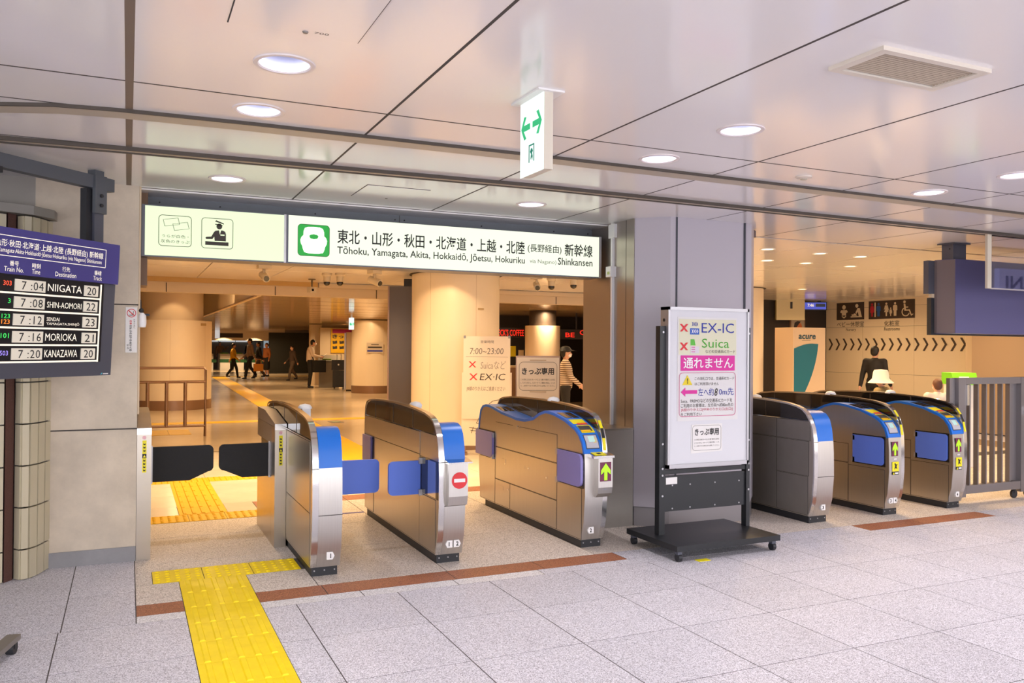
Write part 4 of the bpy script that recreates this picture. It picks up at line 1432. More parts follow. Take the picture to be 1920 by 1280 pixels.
p2 = flat('small_notice', [(nx(3.800), 0.702), (nx(4.09), 0.712), (nx(4.086), 0.918), (nx(3.806), 0.916)], 'paper', bd, yn)
outline('notice_outline', nx(3.812), 0.722, nx(4.078), 0.908, 0.025, 0.002, 'dark', p2, yp + 0.0012)
text(p2, 'きっぷ専用', nx(3.834), 0.832, nx(4.056), 0.886, 'black', yp + 0.001, bold=0.02)
for i, s_ in enumerate(('この改札口はICカードによる乗り継ぎには対応', 'しておりません。ICカードでご乗車の際は、いった', 'ん、JR線のりかえ改札口から出場してください。')):
    text(p2, s_, nx(3.83), 0.797 - 0.024 * i, nx(4.06), 0.809 - 0.024 * i, 'dark', yp + 0.001)
# yellow floor mark under it
tag(MB().box(3.62, 3.72, 4.705, 4.76, 0, 0.003).build('floor_mark', 'yellow'), 'small yellow floor mark peeking out under the notice stand', 'floor mark')

# ================================================================== CEILING FIXTURES
dn = None
WHERE = ['recessed downlight nearest the large ceiling hatch, upper left', 'recessed downlight at upper left, second from the large hatch', 'recessed downlight above the left end of the lit sign',
         'recessed downlight right of the exit sign, larger of two', 'small recessed downlight right of the exit sign, nearer the trim', 'recessed downlight above the right half of the lit sign',
         'recessed downlight cut by the right edge of the photo', 'recessed downlight at upper right above the ceiling trim']
for k, (x, y) in enumerate(OUT_LIGHTS):
    if dn is None:
        dn = thing('downlight', WHERE[0], 'ceiling light', (x, y, CEIL), group='recessed downlights of the outer hall')
        MB().lathe([(0.118, 0.0), (0.116, -0.005), (0.100, -0.006), (0.095, 0.0), (0.097, 0.012)], seg=40, cap=False).build('trim_ring', mat('ring_white', 'E6DCDC', 0.4), dn, smooth=True)
        MB().lathe([(0.096, 0.0), (0.092, 0.035), (0.080, 0.075), (0.066, 0.10)], seg=40, cap=False).build('reflector', 'reflector', dn, smooth=True)
        MB().lathe([(0.068, 0.10), (0.0, 0.101)], seg=24).build('lamp_disc', 'lampglow', dn)
    else:
        dup(dn, (x, y, CEIL), label=WHERE[k])
# warm downlights of the inner ceiling
WI = ['small warm downlight nearest the grey column, first of the near row of three', 'small warm downlight, middle of the near row of three', 'small warm downlight, right end of the near row of three',
      'small warm downlight, left end of the second row of three', 'small warm downlight, middle of the second row of three', 'small warm downlight, right end of the second row of three',
      'small warm downlight deep inside above the drinks machine']
di = None
for k, (x, y) in enumerate(IN_LIGHTS):
    if di is None:
        di = thing('inner_downlight', WI[0], 'ceiling light', (x, y, CEIL), group='small warm downlights over the right passage')
        MB().lathe([(0.085, 0.0), (0.083, -0.005), (0.062, -0.004), (0.06, -0.001)], seg=28, cap=False).build('trim_ring', 'white', di, smooth=True)
        MB().lathe([(0.062, -0.003), (0.0, -0.0028)], seg=20).build('lamp_disc', 'lampwarm', di)
    else:
        dup(di, (x, y, CEIL), label=WI[k])
# exit sign
es = thing('exit_sign', 'hanging lit emergency exit sign with two green arrows', 'exit sign', (1.60, 3.235, CEIL))
MB().box(-0.05, 0.075, -0.125, 0.15, -0.008, 0.0).build('ceiling_plate', 'white', es, bevel=0.002)
MB().box(-0.014, 0.030, -0.105, 0.115, -0.335, -0.008).build('lamp_case', mat('exit_case', 'D9D0C0', 0.5), es)
# faces look to -x and +x
for sgn, x in ((-1, -0.0155), (1, 0.0305)):
    pass
ef = MB().box(-0.018, -0.0142, -0.108, 0.118, -0.338, -0.010).build('lit_face', 'exit_light', es)


def on_x(name, loop, m, parent, x):
    """print on a face looking to -x; loop in (s, z), s runs to the right as seen"""
    return MB().px([(-s_, z) for s_, z in loop], x, x - 0.0012).build(name, m, parent)


GE = mat('exit_green', '2FC27E', 0.5, emit=0.35)
for sgn in (1, -1):
    c = 0.055 * sgn - 0.005
    tip = c + sgn * 0.045
    on_x('arrow', [(c - sgn * 0.042, -0.113), (c + sgn * 0.02, -0.113), (c - sgn * 0.005, -0.078), (c + sgn * 0.015, -0.075), (tip, -0.126), (c + sgn * 0.015, -0.177), (c - sgn * 0.005, -0.174), (c + sgn * 0.02, -0.139), (c - sgn * 0.042, -0.139)], GE, ef, -0.0185)
dk = mat('exit_dark_green', '1E8C74', 0.5, emit=0.2)
on_x('door_symbol', [(-0.028, -0.285), (-0.022, -0.285), (-0.022, -0.215), (0.018, -0.215), (0.018, -0.285), (0.024, -0.285), (0.024, -0.209), (-0.028, -0.209)], dk, ef, -0.0185)
on_x('running_figure', [(-0.012, -0.275), (-0.004, -0.252), (-0.016, -0.24), (-0.006, -0.228), (0.004, -0.226), (0.012, -0.24), (0.004, -0.247), (0.01, -0.262), (0.006, -0.28), (0.002, -0.264)], dk, ef, -0.0185)
# air vent
av = thing('air_vent', 'rectangular slatted air vent in the ceiling at upper right', 'air vent', (2.735, 2.27, CEIL))
for x0, x1, y0, y1 in ((-0.29, 0.29, -0.13, -0.10), (-0.29, 0.29, 0.10, 0.13), (-0.29, -0.25, -0.10, 0.10), (0.25, 0.29, -0.10, 0.10)):
    MB().box(x0, x1, y0, y1, -0.016, 0.0).build('vent_frame', mat('vent_ivory', 'DDD3C6', 0.5), av, bevel=0.003)
MB().box(-0.25, 0.25, -0.10, 0.10, -0.003, -0.001).build('vent_back', mat('vent_shadow', '4E443C', 0.9), av)
sl = None
for k in range(13):
    y = -0.09 + 0.015 * k
    if sl is None:
        b = MB()
        b.extr([(-0.25, -0.0035, -0.006), (-0.25, 0.0025, -0.0095), (-0.25, 0.004, -0.0085), (-0.25, -0.002, -0.005)], (0.5, 0, 0))
        sl = b.build('slat', mat('vent_slat', 'B5A48F', 0.5), av)
        o = sl
    else:
        o = sl.copy()
        COL.objects.link(o)
    o.location = (0, y, 0)
# round detector
dt = thing('smoke_detector', 'small round smoke detector on the ceiling right of the exit sign', 'detector', (3.86, 3.987, CEIL))
MB().lathe([(0.05, 0), (0.048, -0.008), (0.03, -0.014), (0.0, -0.015)], seg=24).build('body', mat('detector_ivory', 'DCCFC2', 0.5), dt, smooth=True)
MB().lathe([(0.022, -0.014), (0.018, -0.022), (0.0, -0.024)], seg=16).build('sensor_head', 'trim', dt)

# ================================================================== COLUMNS OF THE CONCOURSE


def column(label, x, y, r, top, base=0.2, neck=0.0, seams=(0.6, 2.2, 3.8, 5.4), m='cream', plate=None):
    t = thing('round_column', label, 'column', (x, y, 0))
    MB().lathe([(r, base), (r, top)], seg=64).build('jacket', m, t, smooth=True)
    MB().lathe([(r + 0.004, 0), (r + 0.004, base)], seg=64).build('base_band', 'brownsteel', t, smooth=True)
    for a in seams:
        MB().box(-0.003, 0.003, -r - 0.001, -r + 0.01, base, top).build('seam', mat('seam_tan', 'CBB596', 0.6), t, rot=(0, 0, a))
    if neck:
        MB().lathe([(r * 0.78, top - 0.02), (r * 0.78, neck)], seg=48).build('shaft', 'cream2' if r > 0.6 else 'shopdark', t, smooth=True)
    return t


bc = column('large round cream column right behind the ticket gates', 4.498, 11.78, 0.66, CEIL - 0.012, seams=(-0.95, 0.1, 1.2))
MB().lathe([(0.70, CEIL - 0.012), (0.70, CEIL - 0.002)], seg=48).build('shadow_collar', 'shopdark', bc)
p_ = MB().box(-0.05, 0.05, -0.664, -0.658, 2.02, 2.05).build('name_plate', mat('plate_tan', 'B59A70', 0.5), bc, rot=(0, 0, 0.22))
lc1 = column('round cream column behind the steel handrail at left', 0.95, 21.1, 0.87, 2.045, base=0.22, neck=2.95, seams=(-0.1, 0.9, 2.2))
MB().box(-0.09, 0.09, -0.876, -0.868, 1.93, 1.99).build('name_plate', mat('plate_tan', 'B59A70', 0.5), lc1, rot=(0, 0, 0.82))
fc1 = column('distant cream column with a blue notice beside the writing man', 7.15, 26.2, 0.66, 2.30, base=0.24, neck=0, seams=(0.3, 1.4, 2.4))
nt_ = MB().box(-0.26, 0.26, -0.675, -0.665, 1.28, 1.60).build('notice', mat('notice_tan', 'C7B9A8', 0.5), fc1, rot=(0, 0, -0.15))
flat('notice_bar', [(-0.24, 1.32), (0.24, 1.32), (0.24, 1.37), (-0.24, 1.37)], 'navy', nt_, -0.677)
flat('notice_print', [(-0.22, 1.43), (0.22, 1.43), (0.22, 1.48), (-0.22, 1.48)], 'dark', nt_, -0.677)
flat('notice_print', [(-0.12, 1.53), (0.12, 1.53), (0.12, 1.555), (-0.12, 1.555)], 'dark', nt_, -0.677)
rc1 = column('cream column between the red coffee shop letters', 8.62, 17.0, 0.40, 1.98, base=0.22, neck=LOW, seams=(0.4, 1.6))
rc2 = column('cream column right of the grey column at the drinks machine', 9.95, 11.85, 0.43, CEIL - 0.01, seams=(1.2, 2.4))
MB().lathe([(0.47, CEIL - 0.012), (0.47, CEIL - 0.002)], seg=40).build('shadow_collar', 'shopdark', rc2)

# tall bronze door leaf left of the big column
dl = thing('bronze_panel', 'tall dark bronze panel leaning open left of the big column', 'panel', (3.93, 12.75, 0), rotz=radians(-20))
MB().box(-0.19, 0.21, 0, 0.06, 0, 2.44).build('leaf', mat('bronze_leaf', '5F5348', 0.35, metal=0.5), dl)
MB().box(-0.20, -0.175, -0.006, 0.066, 0, 2.44).build('edge', 'brownsteel', dl)
MB().box(0.05, 0.2, 0.0, 0.05, 2.44, 2.56).build('top_arm', 'plinth', dl)

# ================================================================== HANDRAIL
hr = thing('handrail', 'brown steel handrail with upright bars in front of the left column', 'handrail', (0, 14.43, 0))
MB().tube([(-0.4, 0, 1.11), (1.13, 0, 1.11), (1.155, 0, 1.08), (1.155, 0, 0)], 0.022, 10).build('top_rail', 'brownsteel', hr, smooth=True)
MB().tube([(-0.4, 0, 0.885), (1.155, 0, 0.885)], 0.022, 10).build('middle_rail', 'brownsteel', hr, smooth=True)
MB().tube([(-0.4, 0, 0.17), (1.155, 0, 0.17)], 0.018, 10).build('bottom_rail', 'brownsteel', hr, smooth=True)
for x in (0.01, 0.29, 0.57, 0.85):
    MB().tube([(x, 0, 0.17), (x, 0, 0.885)], 0.028, 10).build('bar', 'brownsteel', hr, smooth=True)
MB().tube([(-0.38, 0, 0.0), (-0.38, 0, 1.11)], 0.022, 10).build('post', 'brownsteel', hr)

# ================================================================== HAND-WRITTEN BOARD AND TICKET NOTICE
wb = thing('handwritten_board', 'white hand-written opening hours board standing at the big column', 'notice board', (4.47, 10.49, 0), rotz=radians(-24.8))
lw = MB().box(-0.345, 0.34, 0.02, 0.035, 0.13, 1.133).build('lower_sheet', mat('board_cream', 'E6DACB', 0.6), wb)
uw = MB().box(-0.325, 0.318, 0.0, 0.018, 1.0, 1.632).build('upper_sheet', mat('board_cream', 'E6DACB', 0.6), wb)
fr_ = MB().box(-0.325, 0.318, 0.0, 0.0185, 0.50, 1.0).build('middle_sheet', mat('board_cream', 'E6DACB', 0.6), wb)
for x in (-0.30, 0.30):
    MB().box(x - 0.012, x + 0.012, 0.036, 0.06, 0, 1.4).build('leg', 'brownsteel', wb)
    MB().box(x - 0.03, x + 0.03, 0.0, 0.2, 0, 0.025).build('foot', 'brownsteel', wb)
for x in (-0.31, 0.30):
    MB().box(x - 0.012, x + 0.016, -0.006, 0.02, 1.605, 1.64).build('clip', 'darksteel', wb)
g_ = mat('marker_grey', '6E6660', 0.6)
text(uw, '営業時間', -0.09, 1.535, 0.09, 1.575, g_, -0.001)
text(uw, '7:00~23:00', -0.235, 1.385, 0.225, 1.47, g_, -0.001, shear=0.1)
flat('ruled_line', [(-0.29, 1.352), (0.29, 1.350), (0.29, 1.347), (-0.29, 1.349)], g_, uw, -0.001)
cross(uw, -0.20, 1.245, 0.042, y=-0.001, w_=0.35)
text(uw, 'Suicaなど', -0.09, 1.18, 0.26, 1.295, mat('marker_pale', '9A8F86', 0.6), -0.001, shear=0.15)
cross(fr_, -0.185, 1.075, 0.045, y=-0.001, w_=0.35)
text(uw, 'EX·IC', -0.10, 1.03, 0.255, 1.12, 'dark', -0.001, shear=0.15)
text(fr_, 'JR線のりかえはご遠慮ください', -0.28, 0.875, 0.25, 0.945, g_, -0.001, shear=0.1)
# drawing of a long-nosed train
for P in ([(0.18, 0.775), (0.02, 0.745), (-0.08, 0.66), (-0.16, 0.52), (-0.20, 0.44)], [(0.18, 0.73), (0.06, 0.70), (-0.02, 0.63), (-0.08, 0.50), (-0.12, 0.42)], [(-0.20, 0.44), (-0.12, 0.42), (-0.06, 0.44)],
          [(-0.30, 0.38), (-0.16, 0.36)], [(-0.28, 0.34), (-0.14, 0.33)], [(-0.24, 0.39), (-0.27, 0.30)], [(-0.18, 0.38), (-0.21, 0.29)], [(-0.05, 0.60), (-0.01, 0.57), (-0.05, 0.56)]):
    b = MB()
    for (ax, az), (bx, bz_) in zip(P, P[1:]):
        d_ = Vector((bx - ax, bz_ - az)).normalized()
        n_ = Vector((-d_.y, d_.x)) * 0.0035
        b.py([(ax + n_.x, az + n_.y), (bx + n_.x, bz_ + n_.y), (bx - n_.x, bz_ - n_.y), (ax - n_.x, az - n_.y)], 0.0, -0.0018)
    zz = max(p[1] for p in P)
    b.build('drawing_stroke', 'dark', lw, loc=(0.06, 0 if zz > 0.5 else 0.019, 0))
kb = thing('ticket_notice_stand', 'framed ticket-only notice on a stand behind gate two', 'notice board', (4.30, 8.59, 0), rotz=radians(-24.8))
MB().box(-0.256, 0.256, 0.004, 0.03, 0.55, 1.385).build('frame', 'brownsteel', kb)
sh = MB().box(-0.243, 0.243, 0.0, 0.01, 0.56, 1.365).build('sheet', mat('board_cream', 'E6DACB', 0.6), kb)
for x in (-0.23, 0.23):
    MB().box(x - 0.012, x + 0.012, 0.01, 0.034, 0, 0.56).build('leg', 'brownsteel', kb)
MB().box(-0.26, 0.26, -0.15, 0.19, 0, 0.02).build('base', 'plinth', kb)
outline('notice_outline', -0.22, 0.985, 0.22, 1.315, 0.05, 0.004, 'dark', sh, -0.001)
text(sh, 'きっぷ専用', -0.185, 1.165, 0.185, 1.25, 'black', -0.001, bold=0.025)
for i, s_ in enumerate(('この改札口はICカードによる乗り継ぎには対応', 'しておりません。ICカードでご乗車の際は、いった', 'ん、JR線のりかえ改札口から出場してください。')):
    text(sh, s_, -0.20, 1.10 - 0.036 * i, 0.20, 1.122 - 0.036 * i, 'dark', -0.001)
for z in (1.33, 0.965):
    MB().box(-0.095, 0.095, -0.003, 0.001, z, z + 0.01).build('holder_slot', mat('slot_brass', 'B7A283', 0.4), sh)

# ================================================================== COFFEE SHOP FRONTS AND FAR WALLS
sf = struct(MB().box(6.2, 15.9, 20.0, 20.2, 0, LOW).build('wall_shop', 'shopdark'), 'dark coffee shop front')
tag_ = thing('shop_sign', 'glowing red coffee shop letters left of the small column', 'shop sign', (7.35, 17.9, 1.83), rotz=radians(-12))
MB().box(0.1, 1.25, 0.02, 0.06, -0.11, 0.11).build('sign_back', 'shopdark', tag_)
MB().box(0.2, 0.24, 0.03, 0.05, 0.11, LOW - 1.83).build('hanger', 'shopdark', tag_)
text(tag_, "BECK'S COFFEE", 0.47, -0.075, 1.14, 0.075, 'neon', 0.012, bold=0.0)
t2 = thing('shop_sign', 'glowing red shop letters right of the small column', 'shop sign', (9.85, 17.6, 1.80), rotz=radians(-12))
MB().box(-0.45, 0.9, 0.02, 0.06, -0.11, 0.13).build('sign_back', 'shopdark', t2)
MB().box(-0.02, 0.02, 0.03, 0.05, 0.13, LOW - 1.80).build('hanger', 'shopdark', t2)
text(t2, 'BE', -0.28, -0.06, -0.05, 0.05, 'neon', 0.012, bold=0.01)
text(t2, "CK'", 0.08, 0.0, 0.36, 0.12, 'neon', 0.012, bold=0.01)
ct = thing('shop_counter', 'pale shop counter with menu cards under the red letters', 'counter', (8.05, 18.2, 0), rotz=radians(-12))
MB().box(-0.7, 0.9, 0, 0.5, 0, 1.0).build('counter_front', 'brownsteel', ct)
MB().box(-0.75, 0.95, -0.05, 0.55, 1.0, 1.04).build('counter_top', 'cream2', ct)
for k in range(7):
    MB().box(-0.6 + 0.2 * k, -0.47 + 0.2 * k, 0.45, 0.47, 1.2 + 0.06 * (k % 2), 1.42 + 0.05 * (k % 3)).build('menu_card', ['white', 'yellow', 'cream', 'lampwarm'][k % 4], ct)
wl = struct(MB().box(10.2, 10.6, 16.8, 17.6, 0, 1.75).build('wall_shop_side', 'cream2'), 'tan partition beside the shop')
# scallops of light come from real wall lamps
for x, y in ((5.05, 50.0), (6.75, 50.0)):
    l = bpy.data.lights.new('wall_spot', 'SPOT')
    l.energy = 260
    l.color = WARM
    l.spot_size = radians(95)
    l.shadow_soft_size = 0.05
    o = bpy.data.objects.new('wall_spot', l)
    o.location = (x, y, LOW - 0.02)
    o.rotation_euler = (radians(18), 0, 0)
    COL.objects.link(o)
# accent spots on the near columns
for x, y, tx, ty, e in ((3.7, 10.3, 4.1, 11.2, 52), (1.1, 17.2, 1.95, 18.6, 60), (0.9, 19.6, 0.95, 20.3, 30), (6.6, 24.7, 6.8, 25.7, 40), (8.2, 15.7, 8.5, 16.7, 9)):
    l = bpy.data.lights.new('column_spot', 'SPOT')
    l.energy = e
    l.color = WARM
    l.spot_size = radians(70)
    l.spot_blend = 0.3
    l.shadow_soft_size = 0.04
    o = bpy.data.objects.new('column_spot', l)
    o.location = (x, y, (CEIL if y < 14 else LOW if x > 2 else 2.9) - 0.03)
    d_ = Vector((tx, ty, 1.6 if tx != 1.95 else 2.45)) - Vector(o.location)
    o.rotation_euler = d_.to_track_quat('-Z', 'Y').to_euler()
    COL.objects.link(o)

# far end: dark wall, white bulkhead over the far gates, grey band
struct(MB().box(6.9, 12.5, 46.0, 46.3, 0, 2.2).build('wall_far_dark', 'darkgreen'), 'dark wall behind the far passengers')
struct(MB().box(2.0, 8.5, 50.8, 51.0, 1.78, LOW).build('wall_far_bulkhead', mat('bulkhead', 'D8C8B4', 0.5)), 'pale bulkhead above the far gates')
wp = struct(MB().box(2.0, 9.0, 56.5, 56.7, 0, 2.3).build('wall_far_gates', mat('far_grey', '8A837C', 0.5)), 'grey wall behind the far gates')
for k in range(4):
    MB().box(3.2 + 1.05 * k, 4.2 + 1.05 * k, 56.42, 56.5, 1.72, 2.22).build('light_panel', mat('far_panel', 'E8ECEE', 0.5, emit=0.55), wp)
MB().box(7.9, 9.0, 55.0, 55.1, 0.6, 2.2).build('light_panel', mat('far_panel_blue', 'BFD4E0', 0.5, emit=0.4), wp)
hs_ = thing('hanging_sign', 'small brown hanging sign with white end over the far gates', 'sign', (5.2, 49.5, 2.05))
MB().box(-0.5, 0.75, 0, 0.1, -0.12, 0.13).build('sign_panel', 'brownsign', hs_)
MB().box(-0.75, -0.5, 0, 0.1, -0.17, 0.3).build('sign_end', mat('far_panel', 'E8ECEE'), hs_)
# far white and green gates
FG = None
fgx = [(4.35, 'left'), (5.3, 'second'), (6.1, 'third'), (7.05, 'right')]
lb = ['distant white and green gate nearest the round column', 'distant white and green gate behind the yellow shirt, left', 'distant white and green gate right of the yellow shirt', 'distant white and green gate behind the walking man']
for k, (x, _) in enumerate(fgx):
    if FG is None:
        FG = thing('far_ticket_gate', lb[0], 'ticket gate', (x, 52.5, 0), group='distant white gates')
        MB().px([(0, 0), (0, 0.85), (0.1, 0.98), (1.6, 0.98), (1.7, 0.85), (1.7, 0)], -0.28, 0.28).build('body', 'white', FG)
        MB().box(-0.29, 0.29, -0.01, 0.3, 0.46, 0.66).build('green_band', mat('gate_green', '1F5C34', 0.5), FG)
        MB().box(-0.2, 0.2, 0.2, 0.9, 0.98, 1.05).build('reader', mat('reader_green', '5AA03A', 0.5), FG)
        MB().box(0.28, 0.46, 0.1, 0.14, 0.46, 0.64).build('flap', mat('gate_green', '1F5C34'), FG)
    else:
        dup(FG, (x, 52.5, 0), label=lb[k])

# desk, suitcase, machines near the writing man
dk_ = thing('writing_desk', 'slanted grey writing desk in front of the man with the bag', 'desk', (6.55, 29.9, 0), rotz=radians(-10))
MB().box(-0.32, 0.38, 0, 0.5, 0, 0.92).build('desk_body', mat('desk_grey', '8E8578', 0.5), dk_)
MB().px([(-0.05, 0.92), (0.55, 1.12), (0.55, 1.16), (-0.05, 0.96)], -0.36, 0.42).build('desk_top', mat('desk_top', '6C665C', 0.4), dk_)
MB().box(-0.2, 0.1, 0.02, 0.2, 1.0, 1.03).build('form', 'lime', dk_)
sc2 = thing('suitcase', 'black suitcase with a dark bag on top, beside the white machine', 'suitcase', (6.72, 29.0, 0), rotz=radians(-20))
MB().box(-0.20, 0.20, -0.12, 0.12, 0.06, 0.64).build('shell', 'plinth', sc2, bevel=0.03)
for x in (-0.15, 0.15):
    for y in (-0.08, 0.08):
        MB().tube([(x - 0.012, y, 0.03), (x + 0.012, y, 0.03)], 0.03, 10).build('wheel', 'black', sc2)
MB().box(-0.24, 0.22, -0.13, 0.1, 0.65, 1.0).build('bag', mat('bag_navy', '26262E', 0.7), sc2, bevel=0.03)
MB().tube([(-0.08, 0.1, 0.64), (-0.08, 0.1, 1.2), (0.06, 0.1, 1.2), (0.06, 0.1, 0.64)], 0.012, 8).build('handle', 'darksteel', sc2)
flat('bag_mark', circ(0, 0.84, 0.03, 10), 'white', sc2, -0.132)
vm = thing('ticket_machine', 'narrow pale upright machine left of the distant column', 'machine', (6.75, 27.4, 0), rotz=radians(-14))
MB().box(-0.16, 0.30, 0, 0.6, 0.04, 1.95).build('cabinet', 'cream', vm, bevel=0.02)
MB().box(-0.22, -0.162, -0.03, 0.6, 0.04, 1.93).build('mirror_side', 'alu', vm)
MB().box(-0.16, 0.30, 0.05, 0.55, 0, 0.04).build('foot', 'plinth', vm)
vm2 = thing('upright_locker', 'tall pale cabinet edge left of the bronze panel', 'cabinet', (7.15, 23.2, 0), rotz=radians(-10))
MB().box(-0.2, 0.5, 0, 0.6, 0.02, 1.93).build('cabinet', 'cream2', vm2, bevel=0.02)
MB().box(-0.1, 0.4, -0.01, 0.0, 0.15, 1.8).build('door', 'brownsteel', vm2)
wq = struct(MB().box(6.6, 9.6, 31.6, 31.8, 0, 2.18).build('wall_poster', 'cream2'), 'tan wall with the yellow poster')
ypo = thing('wall_poster', 'yellow and magenta poster on the wall behind the machine', 'poster', (7.45, 31.55, 1.73))
ysh = MB().box(-0.45, 0.65, 0, 0.02, -0.5, 0.42).build('sheet', mat('poster_yellow', 'E8B40A', 0.6), ypo)
flat('poster_band', [(-0.40, 0.25), (0.65, 0.25), (0.65, 0.40), (-0.40, 0.40)], mat('poster_magenta', 'B4286E', 0.6), ysh, -0.004)
text(ysh, 'きっぷ', -0.4, 0.05, 0.3, 0.2, 'dark', -0.004, bold=0.04)
for i in range(6):
    x_, z_ = -0.38 + 0.26 * (i % 3), -0.16 - 0.2 * (i // 3)
    flat('poster_print', [(x_, z_), (x_ + 0.17, z_ + 0.02), (x_ + 0.16, z_ + 0.13), (x_ + 0.06, z_ + 0.1), (x_ - 0.01, z_ + 0.12)], 'dark', ysh, -0.004)
wx = thing('wall_pillar', 'narrow bright edged pillar behind the writing man', 'pillar', (6.72, 31.9, 0))
MB().box(-0.42, 0.0, 0, 0.3, 0, 2.3).build('shaft', 'cream2', wx)
MB().box(-0.02, 0.06, -0.02, 0.28, 0.4, 2.2).build('chrome_edge', 'chrome', wx)
grn = thing('exit_sign', 'tiny lit green exit sign hanging over the far concourse', 'exit sign', (5.32, 21.5, 2.06))
MB().box(-0.05, 0.05, 0, 0.16, -0.14, 0.17).build('lit_face', 'exit_light', grn)
MB().box(-0.052, 0.052, 0, 0.04, -0.03, 0.04).build('arrow', GE, grn)
MB().box(-0.02, 0.02, 0.05, 0.09, 0.17, 0.27).build('stem', 'white', grn)
gr2 = thing('exit_sign', 'lit exit sign half hidden by the grey column edge', 'exit sign', (7.95, 13.6, 2.06))
MB().box(-0.10, 0.10, 0, 0.08, -0.1, 0.15).build('lit_face', 'exit_light', gr2)
flat('arrow', [(-0.07, 0.03), (-0.02, -0.03), (-0.02, 0.01), (0.06, 0.01), (0.06, 0.05), (-0.02, 0.05), (-0.02, 0.09)], GE, gr2, -0.003)
MB().box(-0.02, 0.02, 0.02, 0.06, 0.15, 0.51).build('stem', 'white', gr2)

# ================================================================== SURVEILLANCE CAMERAS


def cctv(label, x, y, kind, rz=0):
    t = thing('surveillance_camera', label, 'camera', (x, y, CEIL), rotz=rz, group='surveillance cameras on the inner ceiling')
    w_ = mat('camera_ivory', 'CFC0A8', 0.5)
    if kind == 'bullet':
        MB().box(-0.085, 0.085, -0.06, 0.06, -0.05, 0).build('mount', w_, t, bevel=0.006)
        MB().tube([(0, 0, -0.05), (0, 0, -0.12)], 0.02, 10).build('stem', w_, t)
        MB().tube([(0.0, 0.09, -0.12), (0.01, -0.10, -0.19)], 0.05, 14, 0.052).build('barrel', w_, t, smooth=True)
        MB().tube([(0.01, -0.10, -0.19), (0.011, -0.112, -0.195)], 0.036, 14).build('lens', 'acrylic', t)
    elif kind == 'dome':
        MB().lathe([(0.075, 0), (0.075, -0.03), (0.055, -0.05), (0.052, -0.13), (0.0, -0.13)], seg=20).build('mount', w_, t, smooth=True)
        MB().ball((0, 0, -0.14), (0.05, 0.05, 0.05)).build('dome', 'acrylic', t, smooth=True)
    else:
        MB().lathe([(0.06, 0), (0.058, -0.012), (0.015, -0.02), (0.012, -0.14), (0.0, -0.14)], seg=16).build('mount', mat('camera_dark', '6A5C48', 0.5), t)
        MB().box(-0.06, 0.05, -0.05, 0.05, -0.22, -0.13).build('body', w_, t, bevel=0.008)
        MB().tube([(-0.02, -0.05, -0.18), (-0.02, -0.06, -0.18)], 0.02, 10).build('lens', 'acrylic', t)
    return t


cctv('bullet camera under the middle of the lit sign, left half', 1.664, 11.638, 'bullet', 0.1)
cctv('small square camera on a dark stem under the train symbol', 2.711, 13.655, 'stem', 0.4)
cctv('dome camera, left of the pair under the train symbol', 2.691, 12.444, 'dome')
cctv('slim dome camera, right of the pair under the train symbol', 2.865, 12.35, 'dome')
cctv('bullet camera just left of the big column', 3.20, 11.65, 'bullet', 0.5)
cctv('bullet camera just right of the big column', 5.62, 11.3, 'bullet', -0.4)
cctv('tall dome camera above the ticket notice', 5.98, 11.5, 'dome')
cctv('dome camera nearest the grey column', 6.15, 11.1, 'dome')

# ================================================================== RIGHT-HAND SIDE
vd = thing('drinks_machine', 'cream drinks vending machine side with teal wave print', 'vending machine', (10.53, 11.11, 0))
MB().box(0, 0.75, 0, 0.45, 0, 1.87).build('cabinet', mat('vending_cream', 'DCC3A4', 0.4), vd, bevel=0.008)
text(vd, 'acure', 0.12, 1.665, 0.52, 1.745, mat('acure_ink', '1F4E5E', 0.5), -0.003, bold=0.03, shear=0.12)
flat('small_print', [(0.2, 1.637), (0.4, 1.637), (0.4, 1.648), (0.2, 1.648)], mat('print_pale', '9A8A76', 0.5), vd, -0.003)
wv = [(0.02, 0.6), (0.02, 1.50)]
for k in range(9):
    a = k / 8
    wv.append((0.02 + 0.56 * a, 1.50 + 0.09 * sin(pi * min(a * 1.1, 1) * 0.62)))
for k in range(1, 10):
    a = k / 9
    wv.append((0.58 - 0.10 * a - 0.30 * a * a, 1.57 - 0.97 * a))
flat('teal_wave', wv, 'teal', vd, -0.003)
rec = thing('information_monitor', 'lit information monitor in the recess above the drinks machine', 'monitor', (13.85, 13.85, 2.45), rotz=radians(-25))
MB().box(-0.35, 0.19, 0, 0.08, -0.09, 0.09).build('case', 'plinth', rec)
MB().box(0.0, 0.06, 0.02, 0.06, 0.09, 0.12).build('hanger', 'plinth', rec)
sc3 = flat('screen', [(-0.33, -0.075), (0.17, -0.075), (0.17, 0.075), (-0.33, 0.075)], mat('screen_blue', '4A58C8', 0.4, emit=0.7), rec, -0.003)
text(sc3, '7:46', -0.24, -0.02, -0.1, 0.05, 'led_white', -0.006, bold=0.03)
flat('screen_row', [(-0.06, -0.02), (0.15, -0.02), (0.15, 0.05), (-0.06, 0.05)], 'led_black', sc3, -0.006)
yb_ = thing('pale_sign_box', 'pale yellow sign box left of the information monitor', 'sign', (13.2, 14.02, 2.38), rotz=radians(-25))
MB().box(-0.3, 0.32, 0, 0.1, -0.25, 0.2).build('sign_box', mat('box_yellow', 'E0CE9A', 0.5), yb_)
flat('sign_mark', [(0.0, 0.0), (0.05, 0.0), (0.05, 0.15), (0.0, 0.15)], 'dark', yb_, -0.003)

# restroom signs on the wall that looks to -x; s runs to the right as seen (towards -y)
WX = 14.483


def wprint(name, loop, m, parent, lift=0.002):
    return MB().px([(-s_, z) for s_, z in loop], WX - lift, WX - lift - 0.0015).build(name, m, parent)


